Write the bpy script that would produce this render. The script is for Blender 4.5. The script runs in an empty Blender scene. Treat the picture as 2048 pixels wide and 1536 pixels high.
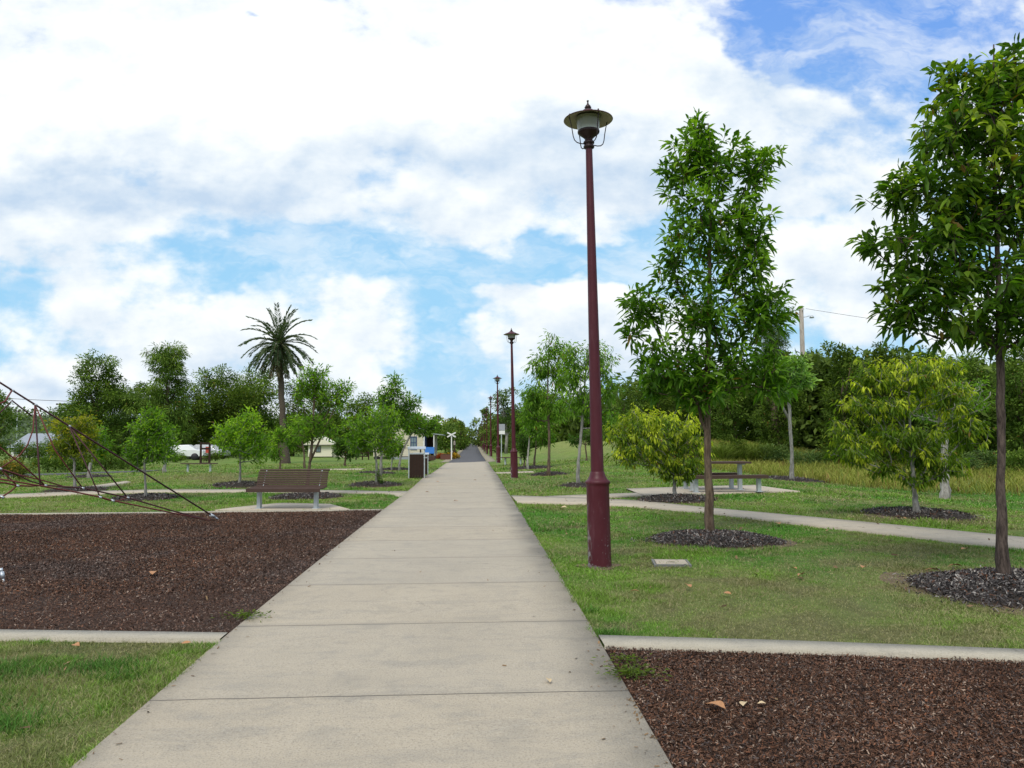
import bpy, math, random
import numpy as np
from mathutils import Vector, Matrix, Euler
random.seed(7)
rng = np.random.default_rng(7)
scene = bpy.context.scene
col = bpy.context.scene.collection
rad = math.radians

# ------------------------------------------------------------------ camera
FPX = 1562.0
EYE = Vector((0.0, 0.0, 1.60))
cam_d = bpy.data.cameras.new('camera'); cam = bpy.data.objects.new('camera', cam_d); col.objects.link(cam)
cam_d.sensor_width = 36; cam_d.lens = FPX / 2048 * 36
cam_d.clip_start = 0.05; cam_d.clip_end = 6000
RM = (Matrix.Rotation(-rad(2.79), 4, 'Z') @ Matrix.Rotation(rad(90 + 4.06), 4, 'X') @ Matrix.Rotation(-rad(0.3), 4, 'Z'))
cam.matrix_world = Matrix.Translation(EYE) @ RM
scene.camera = cam

def ray(px, py):
    d = Vector(((px - 1024) / FPX, -(py - 768) / FPX, -1.0))
    return (RM.to_3x3() @ d).normalized()

def at(px, py, Y):
    """the point of the place that lies at distance Y down the path"""
    d = ray(px, py); return EYE + d * (Y / d.y)

# ------------------------------------------------------------------ terrain
PY = np.array([-2000, -5, 0, 3.8, 6, 9.2, 16, 30, 50, 73, 100, 2000.])
PZ = np.array([0, 0, 0.0, 0.01, 0.06, 0.085, 0.10, 0.07, -0.02, -0.15, -0.2, -0.2])
_yy = np.linspace(-30, 200, 2301)
_zz = np.interp(_yy, PY, PZ)
_k = np.exp(-np.linspace(-2, 2, 31) ** 2); _k /= _k.sum()
_zs = np.convolve(np.pad(_zz, 15, mode='edge'), _k, mode='valid')

def T(x, y):
    x = np.asarray(x, float); y = np.asarray(y, float)
    z = np.interp(y, _yy, _zs)
    z = z + 1.65 * np.exp(-((x - 9.0) / 3.6) ** 2 / 2 - ((y - 66) / 15) ** 2 / 2)
    z = z + 0.34 * np.exp(-((x + 8.5) / 3.8) ** 2 / 2 - ((y - 30.5) / 2.9) ** 2 / 2)
    z = z + 0.10 * np.exp(-((x - 4.0) / 2.2) ** 2 / 2 - ((y - 31) / 6) ** 2 / 2)
    z = z + 1.15 * np.exp(-((x - 17.0) / 4.5) ** 2 / 2 - ((y - 52) / 4.0) ** 2 / 2)
    z = z - 0.25 * np.exp(-((x - 14.5) / 2.5) ** 2 / 2) * np.exp(-((y - 22) / 14) ** 2 / 2)
    return z

def Tz(x, y): return float(T(x, y))

def G(px, py):
    d = ray(px, py); t = 1.0
    for i in range(4000):
        p = EYE + d * t
        if p.z <= Tz(p.x, p.y):
            return p
        t += max(0.01, (p.z - Tz(p.x, p.y)) * 0.6)
        if t > 400: break
    return p

def vnoise(x, y, s, seed=0):
    x = np.asarray(x, float) / s; y = np.asarray(y, float) / s
    xi = np.floor(x).astype(np.int64); yi = np.floor(y).astype(np.int64)
    xf = x - xi; yf = y - yi
    def h(a, b):
        n = (a * 374761393 + b * 668265263 + seed * 982451653) & 0x7fffffff
        n = ((n ^ (n >> 13)) * 1274126177) & 0x7fffffff
        return ((n ^ (n >> 16)) & 0xffff) / 65535.0
    u = xf * xf * (3 - 2 * xf); v = yf * yf * (3 - 2 * yf)
    return (h(xi, yi) * (1 - u) + h(xi + 1, yi) * u) * (1 - v) + (h(xi, yi + 1) * (1 - u) + h(xi + 1, yi + 1) * u) * v

def fbm(x, y, s, seed=0):
    return 0.5 * vnoise(x, y, s, seed) + 0.28 * vnoise(x, y, s / 2.1, seed + 1) + 0.22 * vnoise(x, y, s / 4.3, seed + 2)

def sstep(a, b, v):
    t = np.clip((v - a) / (b - a), 0, 1); return t * t * (3 - 2 * t)

def mixc(a, b, t): return a * (1 - t[:, None]) + b * t[:, None]

def dryness(x, y):
    n2 = fbm(x, y, 1.5, 5); n4 = fbm(x, y, .24, 15); n3 = fbm(x, y, 6.0, 9)
    nearR = np.exp(-((y - 6.9) / 1.9) ** 2) * sstep(.8, 2.2, x) * .20
    nearL = (x < 0) * np.exp(-((y - 4.3) / 1.0) ** 2) * .10 * sstep(-3.9, -2.6, x)
    return sstep(.36, .68, n2 * .5 + n4 * .5 + nearR + nearL + .12 * (n3 - .5))

def lawn_color(x, y):
    x = np.asarray(x, float).ravel(); y = np.asarray(y, float).ravel()
    g1 = np.array([.150, .245, .040]); g2 = np.array([.085, .200, .030])
    dry = np.array([.225, .215, .095]); br = np.array([.165, .125, .080])
    n1 = fbm(x, y, 2.2, 1); n2 = fbm(x, y, 1.5, 5); n3 = fbm(x, y, 6.0, 9)
    c = mixc(np.tile(g1, (len(x), 1)), g2, sstep(.38, .62, n1))
    d = dryness(x, y)
    c = mixc(c, dry, d * .50)
    b = sstep(.60, .78, fbm(x, y, .55, 21) + .16 * d)
    c = mixc(c, br, b * .55 * np.clip(1.4 - y / 25, 0, 1))
    farm = np.clip((y - 25) / 40, 0, 1) * .45
    c = mixc(c, np.array([.20, .25, .070]), farm * (0.5 + n3))
    c = c * np.array([1.02, 1.04, 1.04])
    mnd = np.exp(-((x + 8.5) / 3.4) ** 2 - ((y - 28.0) / 2.0) ** 2)
    c = mixc(c, np.array([.20, .185, .075]), mnd * .8 * sstep(.3, .6, n2))
    hl = np.exp(-((x - 9.0) / 4.5) ** 2 - ((y - 60) / 16) ** 2)
    c = mixc(c, np.array([.27, .29, .090]), hl * .8)
    return c

# ------------------------------------------------------------------ object helpers
def tag(o, label=None, cat=None, group=None, kind=None):
    if label: o['label'] = label
    if cat: o['category'] = cat
    if group: o['group'] = group
    if kind: o['kind'] = kind
    return o

def thing(name, loc, rz=0.0, label=None, cat=None, group=None):
    o = bpy.data.objects.new(name, None); o.empty_display_size = .2
    o.location = loc; o.rotation_euler = (0, 0, rz); col.objects.link(o)
    return tag(o, label, cat, group)

def mk(name, V, F, mat, parent=None, colr=None, smooth=False):
    V = np.asarray(V, np.float32); F = np.asarray(F, np.int32)
    me = bpy.data.meshes.new(name)
    k = F.shape[1]
    me.vertices.add(len(V)); me.vertices.foreach_set('co', V.ravel())
    me.loops.add(F.size); me.loops.foreach_set('vertex_index', F.ravel())
    me.polygons.add(len(F)); me.polygons.foreach_set('loop_start', np.arange(0, F.size, k, dtype=np.int32))
    me.polygons.foreach_set('loop_total', np.full(len(F), k, np.int32))
    me.update(calc_edges=True)
    if smooth: me.polygons.foreach_set('use_smooth', np.ones(len(F), bool))
    if colr is not None:
        a = me.color_attributes.new('col', 'FLOAT_COLOR', 'POINT')
        c = np.ones((len(V), 4), np.float32); c[:, :3] = colr
        a.data.foreach_set('color', c.ravel())
    me.materials.append(mat)
    o = bpy.data.objects.new(name, me); col.objects.link(o)
    if parent is not None: o.parent = parent
    return o

class MB:
    def __init__(s): s.V = []; s.F = []; s.S = []
    def add(s, vs, fs, smooth=False, M=None):
        b = len(s.V)
        for v in vs:
            v = Vector(v)
            if M is not None: v = M @ v
            s.V.append(v)
        for f in fs: s.F.append([b + i for i in f]); s.S.append(smooth)
        return s
    def box(s, c, d, M=None, e=0.0):
        x, y, z = c; a, b, h = d[0] / 2, d[1] / 2, d[2] / 2
        vs = [(x + i * a, y + j * b, z + k * h) for k in (-1, 1) for j in (-1, 1) for i in (-1, 1)]
        return s.add(vs, [(0, 2, 3, 1), (4, 5, 7, 6), (0, 1, 5, 4), (2, 6, 7, 3), (0, 4, 6, 2), (1, 3, 7, 5)], M=M)
    def tube(s, pts, rads, n=8, M=None, cap=True):
        pts = [Vector(p) for p in pts]
        if not hasattr(rads, '__len__'): rads = [rads] * len(pts)
        vs = []; fs = []; prev = None
        for i, p in enumerate(pts):
            a = pts[max(i - 1, 0)]; b = pts[min(i + 1, len(pts) - 1)]
            t = (b - a)
            if t.length < 1e-9: t = Vector((0, 0, 1))
            t.normalize()
            if prev is None:
                u = t.orthogonal().normalized()
            else:
                u = prev - t * prev.dot(t)
                u = u.normalized() if u.length > 1e-6 else t.orthogonal().normalized()
            prev = u; w = t.cross(u)
            for k in range(n):
                an = 2 * math.pi * k / n
                vs.append(p + (u * math.cos(an) + w * math.sin(an)) * rads[i])
        for i in range(len(pts) - 1):
            for k in range(n):
                fs.append((i * n + k, i * n + (k + 1) % n, (i + 1) * n + (k + 1) % n, (i + 1) * n + k))
        s.add(vs, fs, True, M)
        if cap:
            m = len(pts) * n
            b = len(s.V) - m
            s.F.append([b + k for k in reversed(range(n))]); s.S.append(False)
            s.F.append([b + m - n + k for k in range(n)]); s.S.append(False)
        return s
    def lathe(s, prof, n=28, c=(0, 0, 0), M=None, smooth=True):
        vs = []; fs = []
        for r, z in prof:
            for k in range(n):
                a = 2 * math.pi * k / n; vs.append((c[0] + r * math.cos(a), c[1] + r * math.sin(a), c[2] + z))
        for i in range(len(prof) - 1):
            for k in range(n):
                fs.append((i * n + k, i * n + (k + 1) % n, (i + 1) * n + (k + 1) % n, (i + 1) * n + k))
        return s.add(vs, fs, smooth, M)
    def build(s, name, mat, parent=None, bevel=0.0, auto=None):
        me = bpy.data.meshes.new(name)
        me.from_pydata([tuple(v) for v in s.V], [], s.F)
        me.polygons.foreach_set('use_smooth', s.S)
        me.materials.append(mat); me.update()
        o = bpy.data.objects.new(name, me); col.objects.link(o)
        if parent is not None: o.parent = parent
        if bevel:
            m = o.modifiers.new('bevel', 'BEVEL'); m.width = bevel; m.segments = 2; m.limit_method = 'ANGLE'; m.angle_limit = rad(50)
        return o

def copy_tree(o, parent=None):
    c = o.copy(); col.objects.link(c)
    if parent is not None: c.parent = parent
    for ch in list(o.children): copy_tree(ch, c)
    return c

# ------------------------------------------------------------------ materials
class NT:
    def __init__(s, nt): s.nt = nt; s.n = nt.nodes; s.l = nt.links
    def new(s, t, **kw):
        n = s.n.new(t)
        for k, v in kw.items(): setattr(n, k, v)
        return n
    def put(s, sock, v):
        if isinstance(v, bpy.types.NodeSocket): s.l.new(v, sock)
        elif v is not None:
            if hasattr(sock.default_value, '__len__') and not hasattr(v, '__len__'): v = (v,) * len(sock.default_value)
            if hasattr(sock.default_value, '__len__') and len(sock.default_value) == 4 and len(v) == 3: v = (*v, 1)
            sock.default_value = v
    def math(s, op, a, b=None, c=None, clamp=False):
        n = s.new('ShaderNodeMath', operation=op, use_clamp=clamp)
        s.put(n.inputs[0], a); s.put(n.inputs[1], b)
        if c is not None: s.put(n.inputs[2], c)
        return n.outputs[0]
    def noise(s, vec, scale, detail=3, rough=.55, dist=0, out=0):
        n = s.new('ShaderNodeTexNoise'); s.put(n.inputs['Vector'], vec)
        n.inputs['Scale'].default_value = scale; n.inputs['Detail'].default_value = detail
        n.inputs['Roughness'].default_value = rough; n.inputs['Distortion'].default_value = dist
        return n.outputs[out]
    def ramp(s, fac, a, b, lo=(0, 0, 0), hi=(1, 1, 1)):
        n = s.new('ShaderNodeMapRange', interpolation_type='SMOOTHSTEP'); s.put(n.inputs[0], fac)
        n.inputs[1].default_value = a; n.inputs[2].default_value = b
        return n.outputs[0]
    def mix(s, fac, a, b, blend='MIX'):
        n = s.new('ShaderNodeMix', data_type='RGBA', blend_type=blend)
        s.put(n.inputs[0], fac); s.put(n.inputs[6], a); s.put(n.inputs[7], b)
        return n.outputs[2]
    def mapping(s, vec, sc=(1, 1, 1)):
        n = s.new('ShaderNodeMapping'); s.put(n.inputs[0], vec); n.inputs[3].default_value = sc
        return n.outputs[0]

def mat(name, rough=.7, metal=0., spec=.4):
    m = bpy.data.materials.new(name); m.use_nodes = True
    t = NT(m.node_tree); b = t.n['Principled BSDF']
    b.inputs['Roughness'].default_value = rough; b.inputs['Metallic'].default_value = metal
    b.inputs['Specular IOR Level'].default_value = spec
    return m, t, b

def coords(t, which='Object'): return t.new('ShaderNodeTexCoord').outputs[which]
def attr(t): return t.new('ShaderNodeVertexColor', layer_name='col').outputs[0]
def bump(t, b, h, dist, strength=1.):
    n = t.new('ShaderNodeBump'); t.put(n.inputs['Height'], h)
    n.inputs['Distance'].default_value = dist; n.inputs['Strength'].default_value = strength
    t.l.new(n.outputs[0], b.inputs['Normal'])

def simple(name, c, rough=.6, metal=0., var=.15, scale=8., bmp=0., spec=.4, dirt=None, sc=(1, 1, 1)):
    m, t, b = mat(name, rough, metal, spec)
    v = t.mapping(coords(t), sc)
    n = t.noise(v, scale, 5, .6)
    lo = tuple(x * (1 - var) for x in c); hi = tuple(x * (1 + var) for x in c)
    cc = t.mix(n, lo, hi)
    if dirt:
        n2 = t.noise(v, scale * .35, 4, .7)
        cc = t.mix(t.math('MULTIPLY', t.ramp(n2, .5, .72), .6), cc, dirt)
    t.put(b.inputs['Base Color'], cc)
    if bmp: bump(t, b, n, bmp)
    return m

def leafmat(name, trans=.3, rough=.50, spec=.22):
    m, t, b = mat(name, rough, 0, spec)
    c = attr(t); t.put(b.inputs['Base Color'], c)
    tr = t.new('ShaderNodeBsdfTranslucent')
    t.put(tr.inputs[0], t.mix(1.0, c, (1.35, 1.5, .55), 'MULTIPLY'))
    mx = t.new('ShaderNodeMixShader'); mx.inputs[0].default_value = trans
    t.l.new(b.outputs[0], mx.inputs[1]); t.l.new(tr.outputs[0], mx.inputs[2])
    out = t.n['Material Output']; t.l.new(mx.outputs[0], out.inputs[0])
    return m

M_leaf = leafmat('leaf', .48)
M_grass = leafmat('grass_blade', .25, .75, .06)
M_needle = leafmat('far_leaf', .25, .7, .10)

def m_chips():
    m, t, b = mat('bark_chip', .9, 0, .10)
    c = attr(t); t.put(b.inputs['Base Color'], c); return m
M_chip = m_chips()

def m_lawn():
    m, t, b = mat('lawn', .95, 0, .1)
    c = attr(t); o = coords(t)
    n1 = t.noise(o, 60, 4, .7); n2 = t.noise(o, 9, 5, .65); n3 = t.noise(o, 1.6, 4, .6)
    f = t.math('MULTIPLY_ADD', n1, 1.5, .22)
    f = t.math('MULTIPLY', f, t.math('MULTIPLY_ADD', n2, 1.1, .42))
    f = t.math('MULTIPLY', f, t.math('MULTIPLY_ADD', n3, .8, .56))
    mm = t.new('ShaderNodeVectorMath', operation='SCALE'); t.put(mm.inputs[0], c); t.put(mm.inputs['Scale'], f)
    t.put(b.inputs['Base Color'], mm.outputs[0])
    bump(t, b, t.math('ADD', n1, n2), .03)
    return m
M_lawn = m_lawn()

def m_concrete(name, joints=True, tint=(.445, .380, .285), axis=1, period=1.72, off=4.86):
    m, t, b = mat(name, .82, 0, .25)
    o = coords(t)
    sx = t.new('ShaderNodeSeparateXYZ'); t.put(sx.inputs[0], o)
    x, y = sx.outputs[0], sx.outputs[1]
    fine = t.noise(o, 85, 4, .75); med = t.noise(o, 7, 6, .7); big = t.noise(o, .9, 5, .65, .6)
    stre = t.noise(t.mapping(o, (.7, 2.6, 1)), 2.2, 6, .7, .8)
    c = t.mix(big, tuple(v * .80 for v in tint), tuple(v * 1.14 for v in tint))
    c = t.mix(t.math('MULTIPLY', t.ramp(stre, .46, .72), .42), c, (.25, .235, .205))
    c = t.mix(t.math('MULTIPLY', t.ramp(med, .50, .70), .32), c, (.24, .225, .195))
    c = t.mix(t.math('MULTIPLY', t.ramp(fine, .53, .62), .50), c, (.17, .15, .125))
    c = t.mix(t.math('MULTIPLY', t.ramp(fine, .44, .34), .35), c, (.60, .56, .48))
    cv = t.new('ShaderNodeTexVoronoi', feature='DISTANCE_TO_EDGE'); cw = t.new('ShaderNodeVectorMath', operation='ADD'); t.put(cw.inputs[0], o)
    cn = t.new('ShaderNodeVectorMath', operation='SCALE'); t.put(cn.inputs[0], t.noise(o, 3.5, 5, .65, 0, 1)); cn.inputs['Scale'].default_value = .35
    t.put(cw.inputs[1], cn.outputs[0]); t.put(cv.inputs['Vector'], cw.outputs[0]); cv.inputs['Scale'].default_value = .42
    crk = t.math('MULTIPLY', t.ramp(cv.outputs[0], .0035, .0008), t.ramp(t.noise(o, .5, 2), .52, .60))
    c = t.mix(t.math('MULTIPLY', crk, .55), c, (.14, .125, .10))
    bl = t.noise(o, 1.9, 3, .5, .3)
    c = t.mix(t.math('MULTIPLY', t.ramp(bl, .60, .70), .22), c, (.20, .19, .165))
    if joints:
        yw = t.math('ADD', y, t.math('MULTIPLY', t.math('SUBTRACT', t.noise(o, 3.0, 3), .5), .025))
        q = t.math('DIVIDE', t.math('SUBTRACT', yw, off - period * .5), period)
        fr = t.math('ABSOLUTE', t.math('SUBTRACT', t.math('FRACT', q), .5))
        line = t.ramp(t.math('MULTIPLY', fr, period), .009, .004)
        halo = t.ramp(t.math('MULTIPLY', fr, period), .10, .0)
        # each slab takes its own tone
        sl = t.new('ShaderNodeTexWhiteNoise', noise_dimensions='1D'); t.put(sl.inputs['W'], t.math('FLOOR', t.math('SUBTRACT', q, .5)))
        c = t.mix(t.math('MULTIPLY', sl.outputs[0], .22), c, (.31, .30, .27))
        c = t.mix(t.math('MULTIPLY', t.math('MULTIPLY', halo, t.ramp(big, .4, .62)), .35), c, (.24, .22, .185))
        c = t.mix(t.math('MULTIPLY', line, .80), c, (.045, .038, .03))
        # grime along the edges
        en = t.noise(o, 1.1, 6, .7)
        er = t.math('MULTIPLY', t.ramp(t.math('ADD', x, t.math('MULTIPLY', en, .8)), .98, 1.36), t.ramp(t.noise(o, .55, 3), .36, .60))
        c = t.mix(t.math('MULTIPLY', er, .62), c, (.15, .14, .12))
        el = t.ramp(t.math('SUBTRACT', x, t.math('MULTIPLY', en, .4)), -1.93, -2.22)
        c = t.mix(t.math('MULTIPLY', el, .30), c, (.23, .21, .18))
    t.put(b.inputs['Base Color'], c)
    bump(t, b, t.math('ADD', fine, t.math('MULTIPLY', med, 2)), .004)
    return m
M_path = m_concrete('concrete_path')
M_conc = m_concrete('concrete_pale', False, (.47, .405, .31))
M_kerb = m_concrete('concrete_kerb', False, (.42, .38, .30))

def m_asphalt():
    m, t, b = mat('asphalt', .9, 0, .2)
    o = coords(t); f = t.noise(o, 90, 3, .7); g = t.noise(o, .6, 4)
    c = t.mix(f, (.060, .060, .066), (.125, .125, .135)); c = t.mix(t.math('MULTIPLY', g, .4), c, (.13, .125, .12))
    t.put(b.inputs['Base Color'], c); bump(t, b, f, .006); return m
M_asph = m_asphalt()
M_gravel = simple('gravel_edge', (.27, .235, .16), .95, var=.35, scale=20)

def m_mulch(name, a, b_, c_):
    m, t, b = mat(name, .95, 0, .15)
    o = coords(t)
    v = t.new('ShaderNodeTexVoronoi'); t.put(v.inputs['Vector'], t.mapping(o, (1, 1.5, 1))); v.inputs['Scale'].default_value = 42
    g = t.noise(o, 1.3, 4, .6); n = t.noise(o, 50, 3, .7)
    c = t.mix(t.ramp(v.outputs['Color'], .2, .9), a, b_)
    c = t.mix(t.math('MULTIPLY', t.ramp(g, .42, .62), .6), c, c_)
    c = t.mix(t.math('MULTIPLY', n, .5), c, (.02, .014, .01))
    t.put(b.inputs['Base Color'], c); bump(t, b, v.outputs['Distance'], .02); return m
M_mulch = m_mulch('softfall_mulch', (.060, .032, .022), (.115, .065, .045), (.075, .055, .045))
M_bed = m_mulch('bed_mulch', (.030, .026, .024), (.07, .060, .055), (.06, .04, .03))
M_soil = simple('dry_soil', (.135, .092, .058), .95, var=.3, scale=15, bmp=.01)

def m_bark(name, a, b_, sc=10, flare=(1, 1, .22)):
    m, t, b = mat(name, .9, 0, .2)
    o = t.mapping(coords(t), flare)
    n = t.noise(o, sc * 2.2, 6, .7, .6); g = t.noise(o, sc * .4, 4, .6)
    c = t.mix(t.ramp(n, .32, .68), a, b_)
    c = t.mix(t.math('MULTIPLY', t.ramp(g, .5, .7), .35), c, tuple(v * .55 for v in a))
    t.put(b.inputs['Base Color'], c); bump(t, b, n, .012); return m
M_bark = m_bark('bark_brown', (.060, .040, .028), (.17, .125, .090))
M_barkd = m_bark('bark_dark_rough', (.028, .021, .018), (.125, .095, .080), 16)
M_barkg = m_bark('bark_grey', (.13, .125, .115), (.31, .30, .28))
M_barkw = m_bark('bark_pale', (.16, .145, .13), (.42, .40, .37), 8)
M_palmt = m_bark('palm_trunk', (.045, .035, .028), (.14, .11, .085), 9, (1, 1, 2.2))

def m_lamp():
    m, t, b = mat('maroon_paint', .5, 0, .28)
    o = coords(t)
    n = t.noise(o, 5, 5, .6); f = t.noise(t.mapping(o, (3, 3, .5)), 5, 4, .7)
    c = t.mix(n, (.052, .0075, .013), (.084, .014, .022))
    c = t.mix(t.math('MULTIPLY', t.ramp(f, .50, .75), .30), c, (.14, .060, .075))
    sx = t.new('ShaderNodeSeparateXYZ'); t.put(sx.inputs[0], o)
    low = t.ramp(sx.outputs[2], 1.05, .0)
    left = t.ramp(sx.outputs[0], -.095, -.135)
    chip = t.math('MULTIPLY', t.math('MULTIPLY', t.ramp(t.noise(t.mapping(o, (1, 1, .45)), 17, 5, .75), .50, .60), left), low)
    spk = t.math('MULTIPLY', t.ramp(t.noise(o, 34, 3, .6), .66, .72), low)
    base = t.ramp(t.math('ADD', sx.outputs[2], t.math('MULTIPLY', t.noise(o, 22, 4), .12)), .095, .065)
    sc = t.math('MAXIMUM', chip, t.math('MAXIMUM', spk, t.math('MULTIPLY', base, .55)))
    c = t.mix(t.math('MULTIPLY', sc, .8), c, (.36, .36, .36))
    t.put(b.inputs['Base Color'], c)
    t.put(b.inputs['Roughness'], t.math('MULTIPLY_ADD', n, .25, .30))
    return m
M_maroon = m_lamp()
M_maroond = simple('maroon_dark_metal', (.030, .012, .014), .45, .1)
M_wire = simple('dark_wire', (.035, .022, .022), .5, .3)
M_shade_under = simple('shade_under', (.38, .35, .26), .7, var=.2)
def m_glass():
    m, t, b = mat('lantern_glass', .25, 0, .5)
    o = coords(t); sx = t.new('ShaderNodeSeparateXYZ'); t.put(sx.inputs[0], o)
    f = t.ramp(sx.outputs[2], 5.27, 5.15)
    c = t.mix(f, (.24, .24, .21), (.80, .84, .86)); t.put(b.inputs['Base Color'], c)
    return m
M_glass = m_glass()
M_galv = simple('galvanised_steel', (.46, .50, .52), .42, .35, var=.12, scale=20, dirt=(.28, .29, .29))
def m_wood(name, a, b_):
    m, t, b = mat(name, .8, 0, .15)
    o = t.mapping(coords(t), (1.2, 14, 14)); n = t.noise(o, 5, 6, .65); g = t.noise(coords(t), 3, 3)
    c = t.mix(n, a, b_); c = t.mix(t.math('MULTIPLY', g, .4), c, tuple(v * .6 for v in a)); t.put(b.inputs['Base Color'], c)
    bump(t, b, n, .002); return m
M_slat = m_wood('brown_slats', (.055, .034, .027), (.115, .076, .062))
M_darkwood = m_wood('dark_brown_panels', (.022, .013, .010), (.060, .036, .028))
M_rope = simple('red_rope', (.13, .030, .024), .75, var=.3, scale=60, bmp=.001)
M_ropedark = simple('maroon_rope', (.055, .016, .018), .7, var=.3, scale=60)
M_alu = simple('aluminium_clamp', (.50, .54, .57), .35, .6)
M_white = simple('white_paint', (.72, .72, .70), .5, var=.06, dirt=(.5, .49, .45))
M_black = simple('black_rubber', (.02, .02, .022), .6)
M_window = simple('window_glass', (.16, .22, .25), .12, var=.3, scale=3, spec=.8)
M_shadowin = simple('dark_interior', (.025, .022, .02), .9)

def m_boards(name, c, pitch=.14):
    m, t, b = mat(name, .65, 0, .3)
    o = coords(t); sx = t.new('ShaderNodeSeparateXYZ'); t.put(sx.inputs[0], o)
    fr = t.math('FRACT', t.math('DIVIDE', sx.outputs[2], pitch))
    ln = t.ramp(fr, .22, .02); n = t.noise(o, 2.5, 4)
    cc = t.mix(n, tuple(v * .9 for v in c), tuple(v * 1.08 for v in c))
    cc = t.mix(t.math('MULTIPLY', ln, .6), cc, tuple(v * .35 for v in c)); t.put(b.inputs['Base Color'], cc)
    bump(t, b, fr, .02); return m
M_cream = m_boards('cream_weatherboard', (.72, .66, .50))
M_creamflat = simple('cream_paint', (.70, .66, .52), .6, var=.06)
def m_corr(name, c):
    m, t, b = mat(name, .45, .25, .4)
    o = coords(t); w = t.new('ShaderNodeTexWave'); t.put(w.inputs[0], o); w.inputs['Scale'].default_value = 6
    n = t.noise(o, 1.2, 4); cc = t.mix(n, tuple(v * .85 for v in c), tuple(v * 1.1 for v in c)); cc = t.mix(t.math('MULTIPLY', w.outputs[1], .25), cc, tuple(v * .5 for v in c))
    t.put(b.inputs['Base Color'], cc); return m
M_roof = m_corr('iron_roof', (.34, .37, .40)); M_roofd = m_corr('dark_iron_roof', (.10, .095, .09))
M_blue = simple('blue_paint', (.05, .20, .62), .45, var=.1)
M_navy = simple('navy_paint', (.02, .045, .14), .5)
M_red = simple('red_paint', (.42, .05, .03), .5)
M_yellow = simple('yellow_paint', (.70, .38, .03), .5)
M_pole = m_bark('weathered_pole', (.22, .19, .16), (.42, .38, .33), 8, (1, 1, .1))
M_leafdry = simple('dry_leaf', (.40, .20, .09), .8, var=.4, scale=40)
M_leafpale = simple('pale_dry_leaf', (.55, .42, .25), .8, var=.3, scale=40)
M_carwhite = simple('white_car_paint', (.75, .76, .77), .25, var=.03, spec=.6)
M_hill = simple('wooded_hill', (.055, .085, .038), .95, var=.5, scale=.12)

# ------------------------------------------------------------------ layout of paths, mulch, beds
XL, XR = -1.93, 0.94
POLYS = []
def inpoly(x, y, P):
    ins = np.zeros(len(x), bool); n = len(P)
    for i in range(n):
        x1, y1 = P[i]; x2, y2 = P[(i + 1) % n]
        if y1 == y2: continue
        c = ((y1 > y) != (y2 > y)) & (x < (x2 - x1) * (y - y1) / (y2 - y1) + x1)
        ins ^= c
    return ins

def resample(P, n):
    P = np.array(P, float); d = np.r_[0, np.cumsum(np.hypot(*(P[1:] - P[:-1]).T))]
    # smooth (Catmull-like by cubic weights) resample
    t = np.linspace(0, d[-1], n)
    return np.stack([np.interp(t, d, P[:, 0]), np.interp(t, d, P[:, 1])], 1)

def ribbon(name, A, B, mat_, h=.02, seg=.4, cross=4, mask=True, skirt=.08, kind='structure', wob=0.0):
    A = np.array(A, float); B = np.array(B, float)
    L = max(np.hypot(*(A[1:] - A[:-1]).T).sum(), np.hypot(*(B[1:] - B[:-1]).T).sum())
    n = max(int(L / seg), 2)
    a = resample(A, n); b = resample(B, n)
    if mask: POLYS.append([tuple(p) for p in a] + [tuple(p) for p in b[::-1]])
    V = []
    us = [0] + list(np.linspace(0, 1, cross + 1)) + [1]
    for i in range(n):
        for j, u in enumerate(us):
            p = a[i] * (1 - u) + b[i] * u
            V.append((p[0], p[1], Tz(p[0], p[1]) + h - (skirt if j in (0, len(us) - 1) else 0)))
    k = len(us); F = []
    for i in range(n - 1):
        for j in range(k - 1): F.append((i * k + j, i * k + j + 1, (i + 1) * k + j + 1, (i + 1) * k + j))
    # end skirts
    o = mk(name, V, F, mat_)
    bm_fix(o)
    if kind: o['kind'] = kind
    return o

def bm_fix(o):
    import bmesh
    bm = bmesh.new(); bm.from_mesh(o.data); bmesh.ops.recalc_face_normals(bm, faces=bm.faces)
    up = sum(f.normal.z * f.calc_area() for f in bm.faces)
    if up < 0: bmesh.ops.reverse_faces(bm, faces=bm.faces)
    bm.to_mesh(o.data); bm.free()

def g2(px, py):
    p = G(px, py); return (p.x, p.y)

YA = 55.0       # concrete gives way to asphalt
ribbon('path', [(XL, -3), (XL, YA)], [(XR, -3), (XR, YA)], M_path, .030, .3, 6)
ribbon('asphalt_path', [(XL + .1, YA), (XL + .1, 330)], [(XR - .1, YA), (XR - .1, 330)], M_asph, .026, 1.0, 3)
ribbon('gravel_verge', [(XL - .55, YA + 3), (XL - .5, 330)], [(XL + .1, YA + 3), (XL + .1, 330)], M_gravel, .014, 1.0, 2)
ribbon('gravel_verge', [(XR - .1, YA - 1), (XR - .1, 330)], [(XR + .55, YA - 1), (XR + .5, 330)], M_gravel, .014, 1.0, 2)
# left: near kerb, mulch, far kerb
kl = [g2(-500, 1259), g2(0, 1268), g2(300, 1272), (XL - .01, g2(458, 1274)[1])]
kl2 = [g2(-500, 1272), g2(0, 1283), g2(300, 1286), (XL - .01, g2(446, 1287)[1])]
kl0, kl1 = kl[0], kl[-1]
ribbon('kerb', kl, kl2, M_kerb, .035, .3, 1)
fl = [(-14, 16.55), (-6, 16.6), (XL - .01, 16.75)]; fl2 = [(-14, 16.73), (-6, 16.78), (XL - .01, 16.93)]
ribbon('kerb', fl, fl2, M_kerb, .035, .4, 1)
ribbon('playground_mulch', kl, [(-14, 16.57), (-10, 16.6), (-6, 16.65), (XL, 16.76)], M_mulch, .012, .3, 20)
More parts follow.
